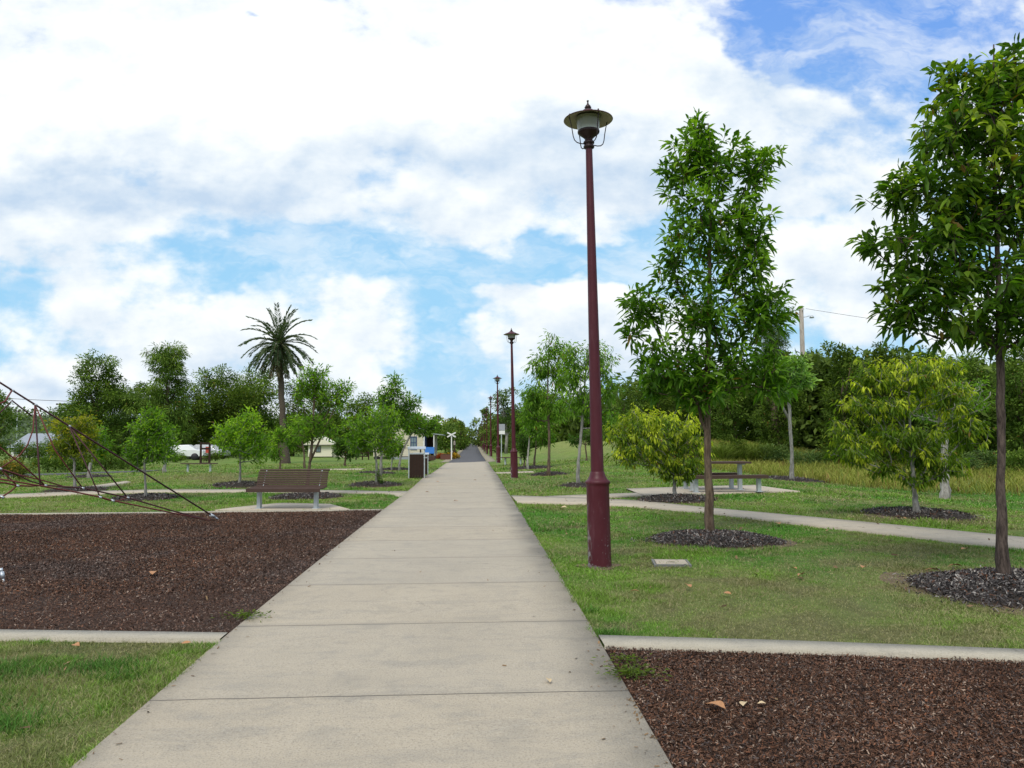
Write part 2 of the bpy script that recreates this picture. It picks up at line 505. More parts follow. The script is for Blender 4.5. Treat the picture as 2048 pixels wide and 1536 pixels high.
# right: kerb and mulch
kr = [(XR + .01, g2(1200, 1281)[1]), g2(1600, 1293), g2(2048, 1310), g2(2700, 1336)]; kr2 = [(XR + .01, g2(1210, 1302)[1]), g2(1600, 1312.5), g2(2048, 1330), g2(2700, 1357)]
ribbon('kerb', kr, kr2, M_kerb, .042, .3, 1)
ribbon('playground_mulch', [(XR, -3), (7.5, -3)], [(XR, kr2[0][1] + .03), (7.5, kr2[-1][1] + .03)], M_mulch, .012, .3, 20)
# bench pad
ribbon('bench_pad', [g2(470, 1018), g2(560, 1009), g2(660, 1011)], [g2(430, 1023.5), g2(560, 1023.5), g2(700, 1022)], M_conc, .04, .2, 2)
# left cross path + diagonal branch + further ones
ribbon('side_path', [(XL + .01, g2(826, 984)[1]), g2(770, 984), g2(690, 982.5), g2(500, 980.5), g2(300, 981), g2(140, 985), g2(0, 991), g2(-300, 1003)],
       [(XL + .01, g2(800, 996)[1]), g2(775, 989.5), g2(690, 987.5), g2(500, 985.5), g2(300, 986.5), g2(140, 991), g2(0, 997), g2(-300, 1011)], M_conc, .03, .3, 2)
ribbon('side_path', [g2(250, 963.5), g2(190, 972), g2(100, 983)], [g2(262, 965), g2(205, 976), g2(135, 986)], M_conc, .026, .3, 2)
ribbon('side_path', [(-6.0, 43.5), (-9.5, 43.5)], [(-6.0, 42.2), (-9.5, 42.4)], M_conc, .04, .3, 2)
ribbon('service_road', [(-17, 44), (-21, 39.5), (-40, 37)], [(-17, 41.5), (-21, 36.5), (-40, 33)], M_asph, .03, .5, 2)
# right cross path, branch and picnic pad
up = [g2(1022, 993), g2(1180, 998), g2(1280, 1003), g2(1420, 1018), g2(1640, 1038), g2(2048, 1078), g2(2400, 1116)]
lo = [g2(1034, 1007), g2(1180, 1010.5), g2(1280, 1016), g2(1420, 1029), g2(1640, 1056), g2(2048, 1103), g2(2400, 1146)]
ribbon('side_path', up, lo, M_conc, .03, .3, 3)
ribbon('side_path', [g2(1090, 994), g2(1275, 987)], [g2(1150, 1000), g2(1290, 993)], M_conc, .024, .3, 2)
ribbon('picnic_pad', [g2(1252, 979.5), g2(1508, 972)], [g2(1290, 994), g2(1600, 984.5)], M_conc, .034, .3, 4)
ribbon('side_path', [(XR - .01, 35.5), (2.6, 35.3)], [(XR - .01, 34.2), (2.6, 34.0)], M_conc, .026, .3, 2)

BEDS = []   # x, y, r
def masked(x, y):
    m = (x > XL - .02) & (x < XR + .02)
    for P in POLYS: m |= inpoly(x, y, P)
    for bx, by, br in BEDS: m |= ((x - bx) ** 2 + (y - by) ** 2) < (br * .93) ** 2
    return m

# ------------------------------------------------------------------ chips of bark
def chips(x, y, z, L, W, C, tilt=.5):
    n = len(x)
    a = rng.uniform(0, 2 * np.pi, n); tl = rng.normal(0, tilt, n); rl = rng.normal(0, tilt, n)
    dx = np.stack([np.cos(a) * np.cos(tl), np.sin(a) * np.cos(tl), np.sin(tl)], 1)
    sx = np.stack([-np.sin(a), np.cos(a), np.sin(rl)], 1); sx /= np.linalg.norm(sx, axis=1)[:, None]
    P = np.stack([x, y, z], 1)
    hl = (L / 2)[:, None] * dx; hw = (W / 2)[:, None] * sx
    V = np.stack([P - hl - hw * .6, P + hl * .9 - hw, P + hl + hw * .5, P - hl * .8 + hw], 1).reshape(-1, 3)
    F = np.arange(4 * n).reshape(-1, 4)
    return V, F, np.repeat(C, 4, 0)

def chip_cols(n, kind):
    r = rng.random(n)[:, None]; q = rng.random(n)
    if kind == 'play':
        a = np.array([.036, .018, .011]); b = np.array([.165, .086, .054])
        c = a * (1 - r) + b * r
        c[q > .93] = np.array([.30, .22, .165]) * (.6 + .6 * rng.random((np.sum(q > .93), 1)))
        c[q < .16] = np.array([.080, .062, .055]) * (.6 + .9 * rng.random((np.sum(q < .16), 1)))
        c[(q > .3) & (q < .335)] = np.array([.20, .085, .045])
    else:
        a = np.array([.022, .020, .021]); b = np.array([.15, .135, .130])
        c = a * (1 - r ** 1.3) + b * r ** 1.3
        c[q > .89] = np.array([.30, .275, .25]) * (.7 + .5 * rng.random((np.sum(q > .89), 1)))
        c[q < .10] = np.array([.11, .055, .035])
    return c

def chip_field(name, x0, x1, ya, yb, dens, label, keep):
    A = (x1 - x0) * (yb - ya); n = int(A * dens)
    x = rng.uniform(x0, x1, n); y = rng.uniform(ya, yb, n)
    m = keep(x, y); x, y = x[m], y[m]; n = len(x)
    z = T(x, y) + .014 + rng.uniform(0, .014, n) + .045 * np.clip(fbm(x, y, .8, 3) - .35, 0, 1)
    L = rng.uniform(.008, .026, n) * (1 + (y > 8) * .30); W = L * rng.uniform(.22, .5, n)
    C = chip_cols(n, 'play')
    g = .5 * np.clip(sstep(.50, .72, fbm(x, y, 1.6, 33)) + .7 * np.exp(-np.abs(x + 1.9) / .8) + .5 * np.exp(-np.abs(y - 6.3) / .6), 0, 1)[:, None]
    C = C * (1 - g) + (C.mean(1)[:, None] * np.array([1.12, .98, .93])) * g
    C = C * (0.70 + .62 * fbm(x, y, .7, 40))[:, None]
    # reddish in the middle of the pit
    V, F, CC = chips(x, y, z, L, W, C)
    o = mk(name, V, F, M_chip, colr=CC); tag(o, label, 'bark chips', kind='stuff')
    return o

kyr = np.array(kr2)
chip_field('bark_chips', XR + .01, 5.0, 2.4, 6.0, 12000, 'red brown bark chips filling the pit on the right of the path',
           lambda x, y: y < np.interp(x, kyr[:, 0], kyr[:, 1]) - .01)
chip_field('bark_chips', -12, XL - .01, 5.9, 16.9, 3600, 'red brown bark chips filling the playground pit left of the path',
           lambda x, y: (y > np.interp(x, [q[0] for q in kl], [q[1] for q in kl]) + .01) & (y < np.interp(x, [-14, -6, XL], [16.54, 16.59, 16.74])) & (x > -.66 * y - 1.0))

def bed(px, py, r, label, rough=True, dx=0, soil=0.0, dens=None, h=.10):
    p = G(px, py); x0, y0 = p.x + dx, p.y
    BEDS.append((x0, y0, r))
    n = 40; rings = 8; V = [(x0, y0, Tz(x0, y0) + h + .012)]; F3 = []
    ph = random.random() * 6
    wob = [1 + .10 * math.sin(2 * k * 2 * math.pi / n + ph) + .05 * math.sin(5 * k * 2 * math.pi / n + 2 * ph) for k in range(n)]
    for i in range(1, rings + 1):
        for k in range(n):
            a = 2 * math.pi * k / n; q = r * i / rings * wob[k]
            x = x0 + q * math.cos(a); y = y0 + q * math.sin(a)
            V.append((x, y, Tz(x, y) + .012 + h * (1 - (i / rings) ** 3) - (0.03 if i == rings else 0)))
    F = []
    for k in range(n): F.append((0, 1 + k, 1 + (k + 1) % n, 0))
    Fq = [(1 + (i - 1) * n + k, 1 + i * n + k, 1 + i * n + (k + 1) % n, 1 + (i - 1) * n + (k + 1) % n) for i in range(1, rings) for k in range(n)]
    dist = y0
    dn = dens or (3400 if dist < 14 else (700 if dist < 24 else 350))
    m = int(math.pi * r * r * dn)
    a = rng.uniform(0, 2 * np.pi, m); q = np.sqrt(rng.random(m)); wb = np.interp(a, np.linspace(0, 2 * np.pi, n + 1), wob + [wob[0]])
    q = np.where(rng.random(m) < .14, q * rng.uniform(1.0, 1.30, m), q)
    x = x0 + r * q * wb * np.cos(a); y = y0 + r * q * wb * np.sin(a)
    z = T(x, y) + .015 + h * (1 - np.clip(q, 0, 1) ** 3) + rng.uniform(0, .025, m)
    s = 1.0 if dist < 14 else 1.5
    L = rng.uniform(.015, .055, m) * s; W = L * rng.uniform(.15, .4, m)
    Vc, Fc, C = chips(x, y, z, L, W, chip_cols(m, 'bed'), .6)
    tri_fill = np.array([(0, 1 + k, 1 + (k + 1) % n) for k in range(n)])
    Va = np.concatenate([np.array(V), Vc]); nb = len(V)
    # fans as degenerate-free quads: use pairs
    Fan = [(0, 1 + k, 1 + (k + 1) % n, 1 + (k + 2) % n) for k in range(0, n, 2)]
    Fa = np.concatenate([np.array(Fan), np.array(Fq), Fc + nb])
    base = np.tile(np.array([.04, .033, .028]), (nb, 1)); base[-n:] = (.10, .065, .045)
    o = mk('mulch_bed', Va, Fa, M_chip, colr=np.concatenate([base, C]))
    tag(o, label, 'mulch bed', 'mulch beds round the young trees', 'stuff')
    if soil:
        k = 36; Vs = []; 
        for i in (0.0, 1.0):
            for j in range(k):
                a = 2 * math.pi * j / k; q = r * (.8 + i * soil * (1 + .35 * math.sin(3 * a + ph)))
                x = x0 + q * math.cos(a); y = y0 + q * math.sin(a); Vs.append((x, y, Tz(x, y) + .010 - .004 * i))
        Fs = [(j, k + j, k + (j + 1) % k, (j + 1) % k) for j in range(k)]
        so = mk('bare_soil', Vs, Fs, M_soil); so['kind'] = 'structure'
    return x0, y0

# ------------------------------------------------------------------ leaves
def unit(v): return v / np.maximum(np.linalg.norm(v, axis=-1, keepdims=True), 1e-9)

def leaf_mesh(P, D, L, W, C, droop=.25, rich=True):
    n = len(P); D = unit(D)
    rnd = unit(rng.normal(0, 1, (n, 3)) * .55 + np.array([0, 0, 1.0]))
    S = unit(np.cross(D, rnd)); N = unit(np.cross(S, D))
    L = L[:, None]; W = W[:, None]; dr = np.array([0, 0, -1.0]) * droop
    if rich:
        m1 = P + D * L * .42 + dr * L * .10
        V = np.stack([P, m1 + S * W * .5 + N * W * .14, m1 - N * W * .06, m1 - S * W * .5 + N * W * .14,
                      P + D * L * .75 + S * W * .30 + dr * L * .3 + N * W * .08, P + D * L * .75 - S * W * .30 + dr * L * .3 + N * W * .08,
                      P + D * L + dr * L * .6], 1).reshape(-1, 3)
        b = (np.arange(n) * 7)[:, None]
        F = np.concatenate([b + [0, 1, 2], b + [0, 2, 3], b + [2, 1, 4], b + [2, 5, 3], b + [2, 4, 6], b + [2, 6, 5]])
        return V, F, np.repeat(C, 7, 0)
    V = np.stack([P, P + D * L * .45 + S * W * .5, P + D * L + dr * L * .5, P + D * L * .45 - S * W * .5], 1).reshape(-1, 3)
    F = np.arange(4 * n).reshape(-1, 4)
    return V, F, np.repeat(C, 4, 0)

def grow(base, clusters, r_min=.004, r_base=.06, axis_pts=None, power=.5):
    """skeleton: clusters join the nearest inner node; radii follow the load carried"""
    nodes = [Vector(p) for p in axis_pts]; par = [-1] + list(range(len(nodes) - 1)); nax = len(nodes)
    cl = sorted(clusters, key=lambda c: min((Vector(c) - q).length for q in nodes[:nax]))
    arr = np.array([tuple(q) for q in nodes])
    load = [0] * len(nodes)
    for c in cl:
        cv = np.array(c)
        d = np.linalg.norm(arr - cv, axis=1) + np.maximum(arr[:, 2] - cv[2] + .10, 0) * 1.6
        i = int(np.argmin(d))
        a = arr[i]
        mid = (a * .5 + cv * .5) + np.array([0, 0, -.03 * d[i]]) + rng.normal(0, .035 * d[i], 3)
        nodes.append(Vector(mid)); par.append(i); nodes.append(Vector(cv)); par.append(len(nodes) - 2)
        arr = np.vstack([arr, mid, cv]); load += [0, 0]
        j = len(nodes) - 1
        while j >= 0: load[j] += 1; j = par[j]
    mx = max(load[0], 1)
    rr = [max(r_min, r_base * (l / mx) ** power) for l in load]
    return nodes, par, rr, nax

def make_tree(name, label, cat, X, Y, blobs, ncl, leaf, trunk, group=None, style='whorl', bark=None, cols=None, rbase=.05,
              top=None, axis=None, per=9, rich=True, spread=.05, droop=.25, seed=1, forks=None, leafm=None, lowfork=None, shell=.45, tiplight=.5, zbase=None, twigs=True, rmin=.004):
    """blobs: (x, z, rx, rz[, dy, ry]) metres from the foot of the tree"""
    global rng
    rng = np.random.default_rng(seed); random.seed(seed)
    z0 = Tz(X, Y) if zbase is None else zbase
    root = thing(name, (X, Y, z0), 0, label, cat, group)
    B = [(b[0], b[4] if len(b) > 4 else 0.0, b[1], b[2], b[5] if len(b) > 5 else b[2] * .95, b[3]) for b in blobs]
    vol = np.array([(b[3] * b[4] * b[5]) ** .72 for b in B]); vol /= vol.sum()
    idx = rng.choice(len(B), ncl, p=vol)
    dirs = unit(rng.normal(0, 1, (ncl, 3))); rr_ = rng.random(ncl) ** shell
    BB = np.array(B)
    lump = 1 + .16 * np.sin(dirs[:, 0] * 5 + idx * 1.7) * np.cos(dirs[:, 2] * 4 + idx) + rng.normal(0, .07, ncl)
    Cc = BB[idx, :3] + dirs * BB[idx, 3:] * (rr_ * lump)[:, None]
    Cc[:, 2] = np.maximum(Cc[:, 2], .12)
    outw = rr_
    # ---- wood
    if axis is None:
        top_z = top or max(b[2] + b[5] * .25 for b in B)
        cx = np.average([b[0] for b in B], weights=vol)
        axis = [(0, 0, -.08)] + [(cx * (t ** 1.6) + .03 * math.sin(7 * t + seed), .03 * math.cos(5 * t + seed) - .03, top_z * t) for t in np.linspace(.08, 1, 12)]
    if twigs:
        nodes, par, rad_, nax = grow((0, 0, 0), [tuple(c) for c in Cc], rmin, rbase, axis)
        mb = MB()
        tops = [axis[0]] + [nodes[i] for i in range(1, nax)]
        rt = [max(rad_[i] * .8, rbase * (1 - .93 * i / nax)) for i in range(nax)]
        rt[0] = rbase * 1.45; rt[1] = rbase * 1.12
        pts = []; rs = []
        for i in range(nax - 1):
            for q in range(3):
                f = q / 3; a = Vector(nodes[i]); b = Vector(nodes[i + 1])
                pts.append(a.lerp(b, f) + Vector((random.uniform(-1, 1), random.uniform(-1, 1), 0)) * rt[i] * .16); rs.append((rt[i] * (1 - f) + rt[i + 1] * f) * random.uniform(.93, 1.09))
        pts.append(Vector(nodes[nax - 1])); rs.append(rt[nax - 1])
        mb.tube(pts, rs, 10)
        for fk in (forks or []): mb.tube(fk[0], fk[1], 8)
        ns = 5 if rich else 3
        for i in range(nax, len(nodes)):
            p = par[i]; mb.tube([nodes[p], nodes[i]], [min(rad_[p], rad_[i] * 1.3), rad_[i]], ns if rad_[i] > .008 else 3, cap=False)
        mb.build('trunk', bark or M_bark, root)
    else:
        mb = MB(); tz = top or max(b[2] for b in B)
        mb.tube([(0, 0, -.1), (rbase * .6, 0, tz * .28), (0, rbase, tz * .55), (0, 0, tz * .78)], [rbase * 1.3, rbase, rbase * .7, rbase * .25], 8)
        for b in B[:9]:
            zz = min(b[2] * .6, tz * .8); mb.tube([(0, 0, zz), (b[0] * .6, b[1] * .6, b[2] * .85), (b[0], b[1], b[2] - b[5] * .1)], [rbase * .5, rbase * .3, rbase * .1], 5)
        for fk in (forks or []): mb.tube(fk[0], fk[1], 8)
        mb.build('trunk', bark or M_bark, root)
    # ---- leaves
    n = ncl * per; ci = np.repeat(np.arange(ncl), per)
    cen = np.array([b[:3] for b in B])[idx]
    axis_out = unit((Cc - cen * np.array([1, 1, 1])) * np.array([1, 1, .7]) + np.array([0, 0, .25]))[ci]
    if style == 'whorl':
        rd = unit(rng.normal(0, 1, (n, 3)))
        D = unit(axis_out * .55 + rd + np.array([0, 0, -.12]))
        off = axis_out * rng.uniform(-1.6, .6, (n, 1)) * spread + rd * spread * .5
    elif style == 'droop':
        rd = unit(rng.normal(0, 1, (n, 3)))
        D = unit(axis_out * .45 + rd * .65 + np.array([0, 0, -.85]))
        off = axis_out * rng.uniform(-1.5, .6, (n, 1)) * spread + rd * spread * .6
    else:  # mass
        rd = unit(rng.normal(0, 1, (n, 3)))
        D = unit(rd + axis_out * .4 + np.array([0, 0, -.1 if style == 'mass' else -.9]))
        off = rd * spread * (rng.random((n, 1)) ** .5) * np.array([1, 1, .7])
    P = Cc[ci] + off
    L = leaf[0] * rng.uniform(.42, 1.25, n); W = leaf[1] * rng.uniform(.65, 1.2, n)
    cd, cm, cl_ = [np.array(c) for c in cols]
    r = rng.random(n)[:, None]
    c = cd * (1 - r) + cm * r
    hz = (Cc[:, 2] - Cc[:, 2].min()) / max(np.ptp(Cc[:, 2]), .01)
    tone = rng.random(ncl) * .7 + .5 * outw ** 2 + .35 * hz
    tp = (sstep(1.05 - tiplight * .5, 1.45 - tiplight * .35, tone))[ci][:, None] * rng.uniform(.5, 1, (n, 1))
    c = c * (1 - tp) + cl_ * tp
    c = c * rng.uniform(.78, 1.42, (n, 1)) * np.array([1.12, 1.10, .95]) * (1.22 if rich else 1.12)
    br = rng.random(n) > .990; c[br] = (.20, .13, .03)
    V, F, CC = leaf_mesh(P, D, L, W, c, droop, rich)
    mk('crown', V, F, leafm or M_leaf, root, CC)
    return root

# ------------------------------------------------------------------ foreground and middle trees
GR = ((.026, .072, .006), (.066, .148, .011), (.17, .29, .024))
GRY = ((.036, .075, .006), (.090, .155, .011), (.40, .44, .038))
GRM = ((.045, .105, .011), (.095, .190, .018), (.20, .32, .028))
GRD = ((.024, .058, .012), (.048, .098, .018), (.085, .155, .025))

def px_blobs(bx, by, Yd, lst):
    """outline of a crown given where each lobe shows, turned into metres from the foot"""
    foot = at(bx, by, Yd); out = []
    for b in lst:
        p = at(b[0], b[1], Yd); s = Yd / FPX
        out.append((p.x - foot.x, p.z - foot.z, b[2] * s, b[3] * s) + tuple(b[4:]))
    return out

def T_near(name, label, cat, bx, by, lobes, **kw):
    p = G(bx, by)
    return make_tree(name, label, cat, p.x, p.y, px_blobs(bx, by, p.y, lobes), zbase=Tz(p.x, p.y), **kw)

RG = 'young trees planted on the lawn in mulch beds'
bed(1427, 1083, .90, 'dark mulch bed round the tall tree beside the nearest lamp post', soil=.38)
bed(2030, 1182, 1.03, 'coarse grey mulch bed under the big tree at the right edge', soil=.38, dx=.1)
bed(1838, 1031, 1.0, 'low mulch bed under the yellow green tree beyond the side path', soil=.25)
bed(1352, 1001, .95, 'brown mulch bed under the bushy yellow tree by the picnic table')
bed(1583, 960.5, 1.25, 'dark mulch bed round the pale forked tree on the right lawn')
bed(1160, 973, .62, 'mulch bed behind the second lamp, under the leaning slim tree')
bed(1097, 950, .75, 'mulch bed beneath the tall tree right of the second lamp')
bed(1062, 937, 1.1, 'mulch bed round the two thin trunks right of the second lamp')
bed(750, 971, .85, 'oval mulch bed under the round tree left of the bin')
bed(752, 948, .95, 'mulch bed behind the one left of the bin')
bed(790, 940, .95, 'small mulch bed right beside the brown bin')
bed(613, 995.5, .90, 'mulch bed showing under the wooden bench')
bed(478, 971.5, .85, 'mulch bed under the round bright green tree left of the palm')
bed(290, 998, .85, 'mulch bed crossed by the lower ropes of the climbing net')
bed(152, 982, .85, 'mulch bed at the far end of the diagonal side path')
bed(180, 955, .9, 'mulch bed under the white trunk near the hedge')

T_near('young_tree', 'tall leafy green tree with a slim brown trunk beside the nearest lamp post', 'tree', 1420, 1078,
       [(1385, 300, 50, 60), (1430, 320, 68, 62), (1500, 345, 50, 50), (1535, 315, 30, 22), (1400, 255, 22, 28), (1350, 355, 38, 55), (1410, 440, 85, 80), (1500, 450, 55, 80), (1480, 530, 75, 60), (1350, 520, 62, 55),
        (1290, 610, 52, 40), (1400, 620, 85, 62), (1520, 620, 68, 60), (1265, 655, 28, 28), (1360, 720, 88, 55), (1480, 720, 88, 62), (1545, 760, 50, 45), (1400, 780, 88, 32), (1320, 755, 58, 38)],
       ncl=1000, leaf=(.178, .056), trunk=None, rbase=.060, per=10, spread=.07, cols=GR, seed=3, group=RG, bark=M_bark, shell=.42, droop=.45, tiplight=.45)
T_near('young_tree', 'large dark glossy tree with rough trunk at the right edge', 'tree', 2010, 1172,
       [(1960, 180, 105, 62), (2060, 150, 95, 65), (1900, 150, 45, 25), (2020, 100, 28, 22), (1930, 270, 125, 80), (2080, 280, 120, 90), (1860, 370, 110, 62), (1780, 385, 45, 30), (2000, 400, 140, 90), (1850, 480, 115, 52), (1760, 485, 42, 22), (2150, 430, 120, 100),
        (1850, 560, 90, 50), (1960, 560, 120, 80), (2120, 580, 120, 80), (1860, 630, 95, 45), (2010, 650, 110, 45), (2200, 300, 80, 90), (1800, 625, 42, 28)],
       ncl=1350, leaf=(.155, .054), trunk=None, rbase=.050, per=9, spread=.06, cols=((.024, .062, .006), (.064, .132, .012), (.23, .30, .032)), seed=5, group=RG, bark=M_barkd, shell=.42, droop=.5, tiplight=.35)
T_near('young_tree', 'spreading yellow green tree with drooping leaves beyond the side path', 'tree', 1828, 1034,
       [(1745, 750, 50, 36), (1840, 745, 75, 34), (1680, 858, 42, 26), (1770, 810, 60, 26), (1890, 790, 62, 36), (1925, 855, 50, 40), (1800, 870, 80, 28), (1715, 900, 60, 24), (1880, 925, 55, 28), (1830, 950, 38, 20), (1720, 805, 48, 16), (1840, 900, 60, 30), (1900, 735, 40, 24), (1770, 935, 44, 16)],
       ncl=980, leaf=(.115, .036), trunk=None, rbase=.052, per=11, spread=.075, cols=GRY, seed=8, group=RG, style='droop', bark=M_barkg, shell=.46, droop=.5, tiplight=.50)
T_near('young_tree', 'dense yellow green bushy tree in front of the picnic table', 'tree', 1352, 1000,
       [(1280, 845, 46, 32), (1240, 868, 32, 26), (1350, 850, 60, 34), (1300, 880, 75, 38), (1370, 895, 52, 42), (1260, 905, 42, 22), (1340, 930, 58, 32), (1375, 940, 36, 26)],
       ncl=760, leaf=(.115, .038), trunk=None, rbase=.045, per=11, spread=.09, cols=GRY, seed=11, group=RG, style='droop', bark=M_barkg, shell=.46, droop=.5, tiplight=.72)
T_near('young_tree', 'small pale tree with a forked grey trunk right of the picnic table', 'tree', 1583, 962,
       [(1565, 745, 34, 18), (1590, 725, 26, 16), (1600, 758, 30, 16), (1560, 778, 34, 14)],
       ncl=330, leaf=(.20, .075), trunk=None, rbase=.075, per=9, spread=.12, cols=((.06, .13, .035), (.14, .24, .07), (.30, .42, .14)), seed=13, group=RG, bark=M_barkg, tiplight=.6,
       forks=[([(0.02, 0, 2.2), (-.25, 0, 2.75), (-.45, 0, 3.3), (-.4, 0, 3.9)], [.055, .045, .035, .02])])
T_near('young_tree', 'slim leaning tree just right behind the second lamp post', 'tree', 1157, 973,
       [(1150, 740, 35, 45), (1195, 720, 40, 40), (1215, 775, 28, 38), (1165, 800, 45, 38), (1140, 700, 24, 18), (1205, 830, 35, 25)],
       ncl=420, leaf=(.17, .045), trunk=None, rbase=.055, per=10, spread=.14, cols=GRM, seed=17, group=RG, style='droop', bark=M_barkg, tiplight=.4)
T_near('young_tree', 'tall airy tree with dark thin trunk, left of the leaning slim tree', 'tree', 1097, 952,
       [(1105, 690, 22, 30), (1085, 730, 30, 32), (1120, 745, 34, 40), (1070, 790, 30, 38), (1110, 810, 38, 32), (1060, 830, 24, 24), (1130, 700, 22, 20)],
       ncl=420, leaf=(.20, .055), trunk=None, rbase=.06, per=10, spread=.17, cols=GRM, seed=19, group=RG, style='droop', bark=M_bark, tiplight=.4)
T_near('young_tree', 'small tree on a thin pale stem, first of the pair behind the second lamp', 'tree', 1056, 939,
       [(1062, 800, 22, 30), (1070, 850, 26, 30)], ncl=200, leaf=(.2, .06), trunk=None, rbase=.05, per=10, spread=.18, cols=GRM, seed=23, group=RG, style='droop', bark=M_barkw, tiplight=.3)
T_near('young_tree', 'thin dark stemmed tree right of the pale stem behind the second lamp', 'tree', 1069, 936,
       [(1082, 830, 26, 30), (1090, 870, 24, 22), (1085, 790, 20, 22)], ncl=220, leaf=(.2, .06), trunk=None, rbase=.05, per=10, spread=.18, cols=GRM, seed=24, group=RG, style='droop', bark=M_bark, tiplight=.3)
T_near('shrub', 'little dark green conical bush tree behind the second lamp', 'shrub', 1048, 934,
       [(1047, 880, 13, 22), (1049, 900, 14, 16)], ncl=130, leaf=(.18, .06), trunk=None, rbase=.04, per=10, spread=.15, cols=GRD, seed=25, bark=M_bark)
T_near('young_tree', 'low dark sapling half hidden behind the nearest lamp post', 'tree', 1172, 922,
       [(1150, 878, 16, 8), (1182, 872, 20, 14)], ncl=90, leaf=(.22, .07), trunk=None, rbase=.05, per=9, spread=.18, cols=GRD, seed=26, bark=M_bark)
# left side
T_near('young_tree', 'round green tree on a thin grey stem left of the bin', 'tree', 752, 972,
       [(722, 855, 36, 34), (765, 845, 38, 38), (745, 880, 52, 22), (712, 888, 26, 14), (775, 890, 28, 20)],
       ncl=480, leaf=(.13, .042), trunk=None, rbase=.042, per=10, spread=.10, cols=GRM, seed=31, group=RG, bark=M_barkg, tiplight=.65,
       forks=[([(0.03, 0, .0), (.06, 0, .25), (.10, .0, .55)], [.02, .015, .01])])
T_near('shrub', 'tiny upright sapling with few leaves at the foot of the round tree', 'shrub', 757, 973,
       [(757, 955, 8, 9), (757, 945, 4, 10), (762, 962, 7, 6)], ncl=42, leaf=(.07, .03), trunk=None, rbase=.012, per=6, spread=.04, cols=GRD, seed=32, bark=M_bark)
T_near('young_tree', 'taller tree with pointed top standing behind the round tree left of the bin', 'tree', 760, 952,
       [(792, 768, 18, 22), (780, 795, 30, 24), (820, 808, 26, 20), (800, 830, 38, 24), (765, 800, 18, 18), (780, 850, 30, 20)],
       ncl=420, leaf=(.18, .05), trunk=None, rbase=.055, per=10, spread=.16, cols=GR, seed=33, group=RG, bark=M_barkg, tiplight=.5)
T_near('young_tree', 'tree leaning right over the bin in front of the cream station house', 'tree', 798, 941,
       [(830, 840, 24, 14), (862, 848, 22, 14), (845, 858, 26, 10), (815, 850, 18, 14)],
       ncl=300, leaf=(.19, .06), trunk=None, rbase=.06, per=10, spread=.18, cols=GRM, seed=34, group=RG, bark=M_barkg, tiplight=.3)
T_near('young_tree', 'short bushy sapling between the round tree and the bin', 'tree', 784, 941,
       [(780, 900, 18, 16), (795, 890, 16, 22)], ncl=150, leaf=(.2, .06), trunk=None, rbase=.04, per=9, spread=.15, cols=GRM, seed=35, group=RG, bark=M_barkg)
T_near('young_tree', 'tall tree with separate leafy tufts rising behind the wooden bench', 'tree', 616, 995,
       [(628, 748, 34, 26), (640, 780, 34, 20), (612, 770, 24, 26), (685, 775, 26, 14), (675, 798, 32, 14), (630, 840, 36, 14), (615, 862, 38, 16), (655, 860, 22, 14), (600, 790, 14, 20)],
       ncl=430, leaf=(.13, .038), trunk=None, rbase=.045, per=10, spread=.10, cols=GRM, seed=36, group=RG, bark=M_bark, tiplight=.5,
       forks=[([(0.02, 0, .9), (.22, 0, 1.35), (.45, 0, 1.9), (.7, 0, 2.4)], [.032, .028, .02, .012])])
T_near('young_tree', 'thin trunked tree with sparse leaves beyond the bench', 'tree', 609, 937,
       [(590, 840, 18, 16), (605, 860, 22, 14), (585, 880, 20, 14)], ncl=160, leaf=(.2, .06), trunk=None, rbase=.06, per=9, spread=.2, cols=GRM, seed=37, bark=M_bark)
T_near('young_tree', 'round bright green tree on a straight grey stem left of the palm', 'tree', 478, 972,
       [(500, 840, 32, 26), (465, 858, 38, 26), (510, 868, 36, 26), (445, 880, 24, 18), (485, 885, 58, 26), (500, 905, 42, 18), (520, 918, 10, 12)],
       ncl=520, leaf=(.13, .045), trunk=None, rbase=.04, per=10, spread=.11, cols=((.055, .125, .011), (.110, .215, .016), (.25, .38, .028)), seed=38, group=RG, bark=M_barkg, tiplight=.7)
T_near('young_tree', 'loose green tree seen behind the long ropes of the net', 'tree', 290, 1000,
       [(308, 832, 22, 22), (290, 858, 34, 22), (325, 865, 30, 20), (280, 890, 34, 20), (310, 905, 40, 20), (262, 905, 20, 14), (275, 925, 16, 12)],
       ncl=430, leaf=(.12, .04), trunk=None, rbase=.035, per=10, spread=.10, cols=GRM, seed=39, group=RG, bark=M_barkg, tiplight=.35)
T_near('young_tree', 'olive tree with russet tips seen through the climbing net', 'tree', 151, 982,
       [(135, 852, 30, 18), (170, 845, 24, 18), (150, 880, 44, 22), (125, 900, 24, 16), (165, 905, 32, 14), (185, 870, 14, 20)],
       ncl=380, leaf=(.14, .045), trunk=None, rbase=.045, per=10, spread=.12, cols=((.060, .095, .012), (.12, .17, .016), (.28, .24, .025)), seed=40, group=RG, bark=M_barkg, tiplight=.6)
T_near('young_tree', 'white stemmed tree near the hedge behind the net', 'tree', 180, 957,
       [(190, 870, 22, 20), (200, 895, 20, 12)], ncl=120, leaf=(.2, .06), trunk=None, rbase=.08, per=9, spread=.2, cols=GRM, seed=41, bark=M_barkw)
T_near('young_tree', 'pale stemmed tree right of the loose green one on the left lawn', 'tree', 330, 945,
       [(335, 880, 22, 18), (325, 900, 26, 14)], ncl=120, leaf=(.2, .06), trunk=None, rbase=.09, per=9, spread=.2, cols=GRM, seed=42, bark=M_barkw)
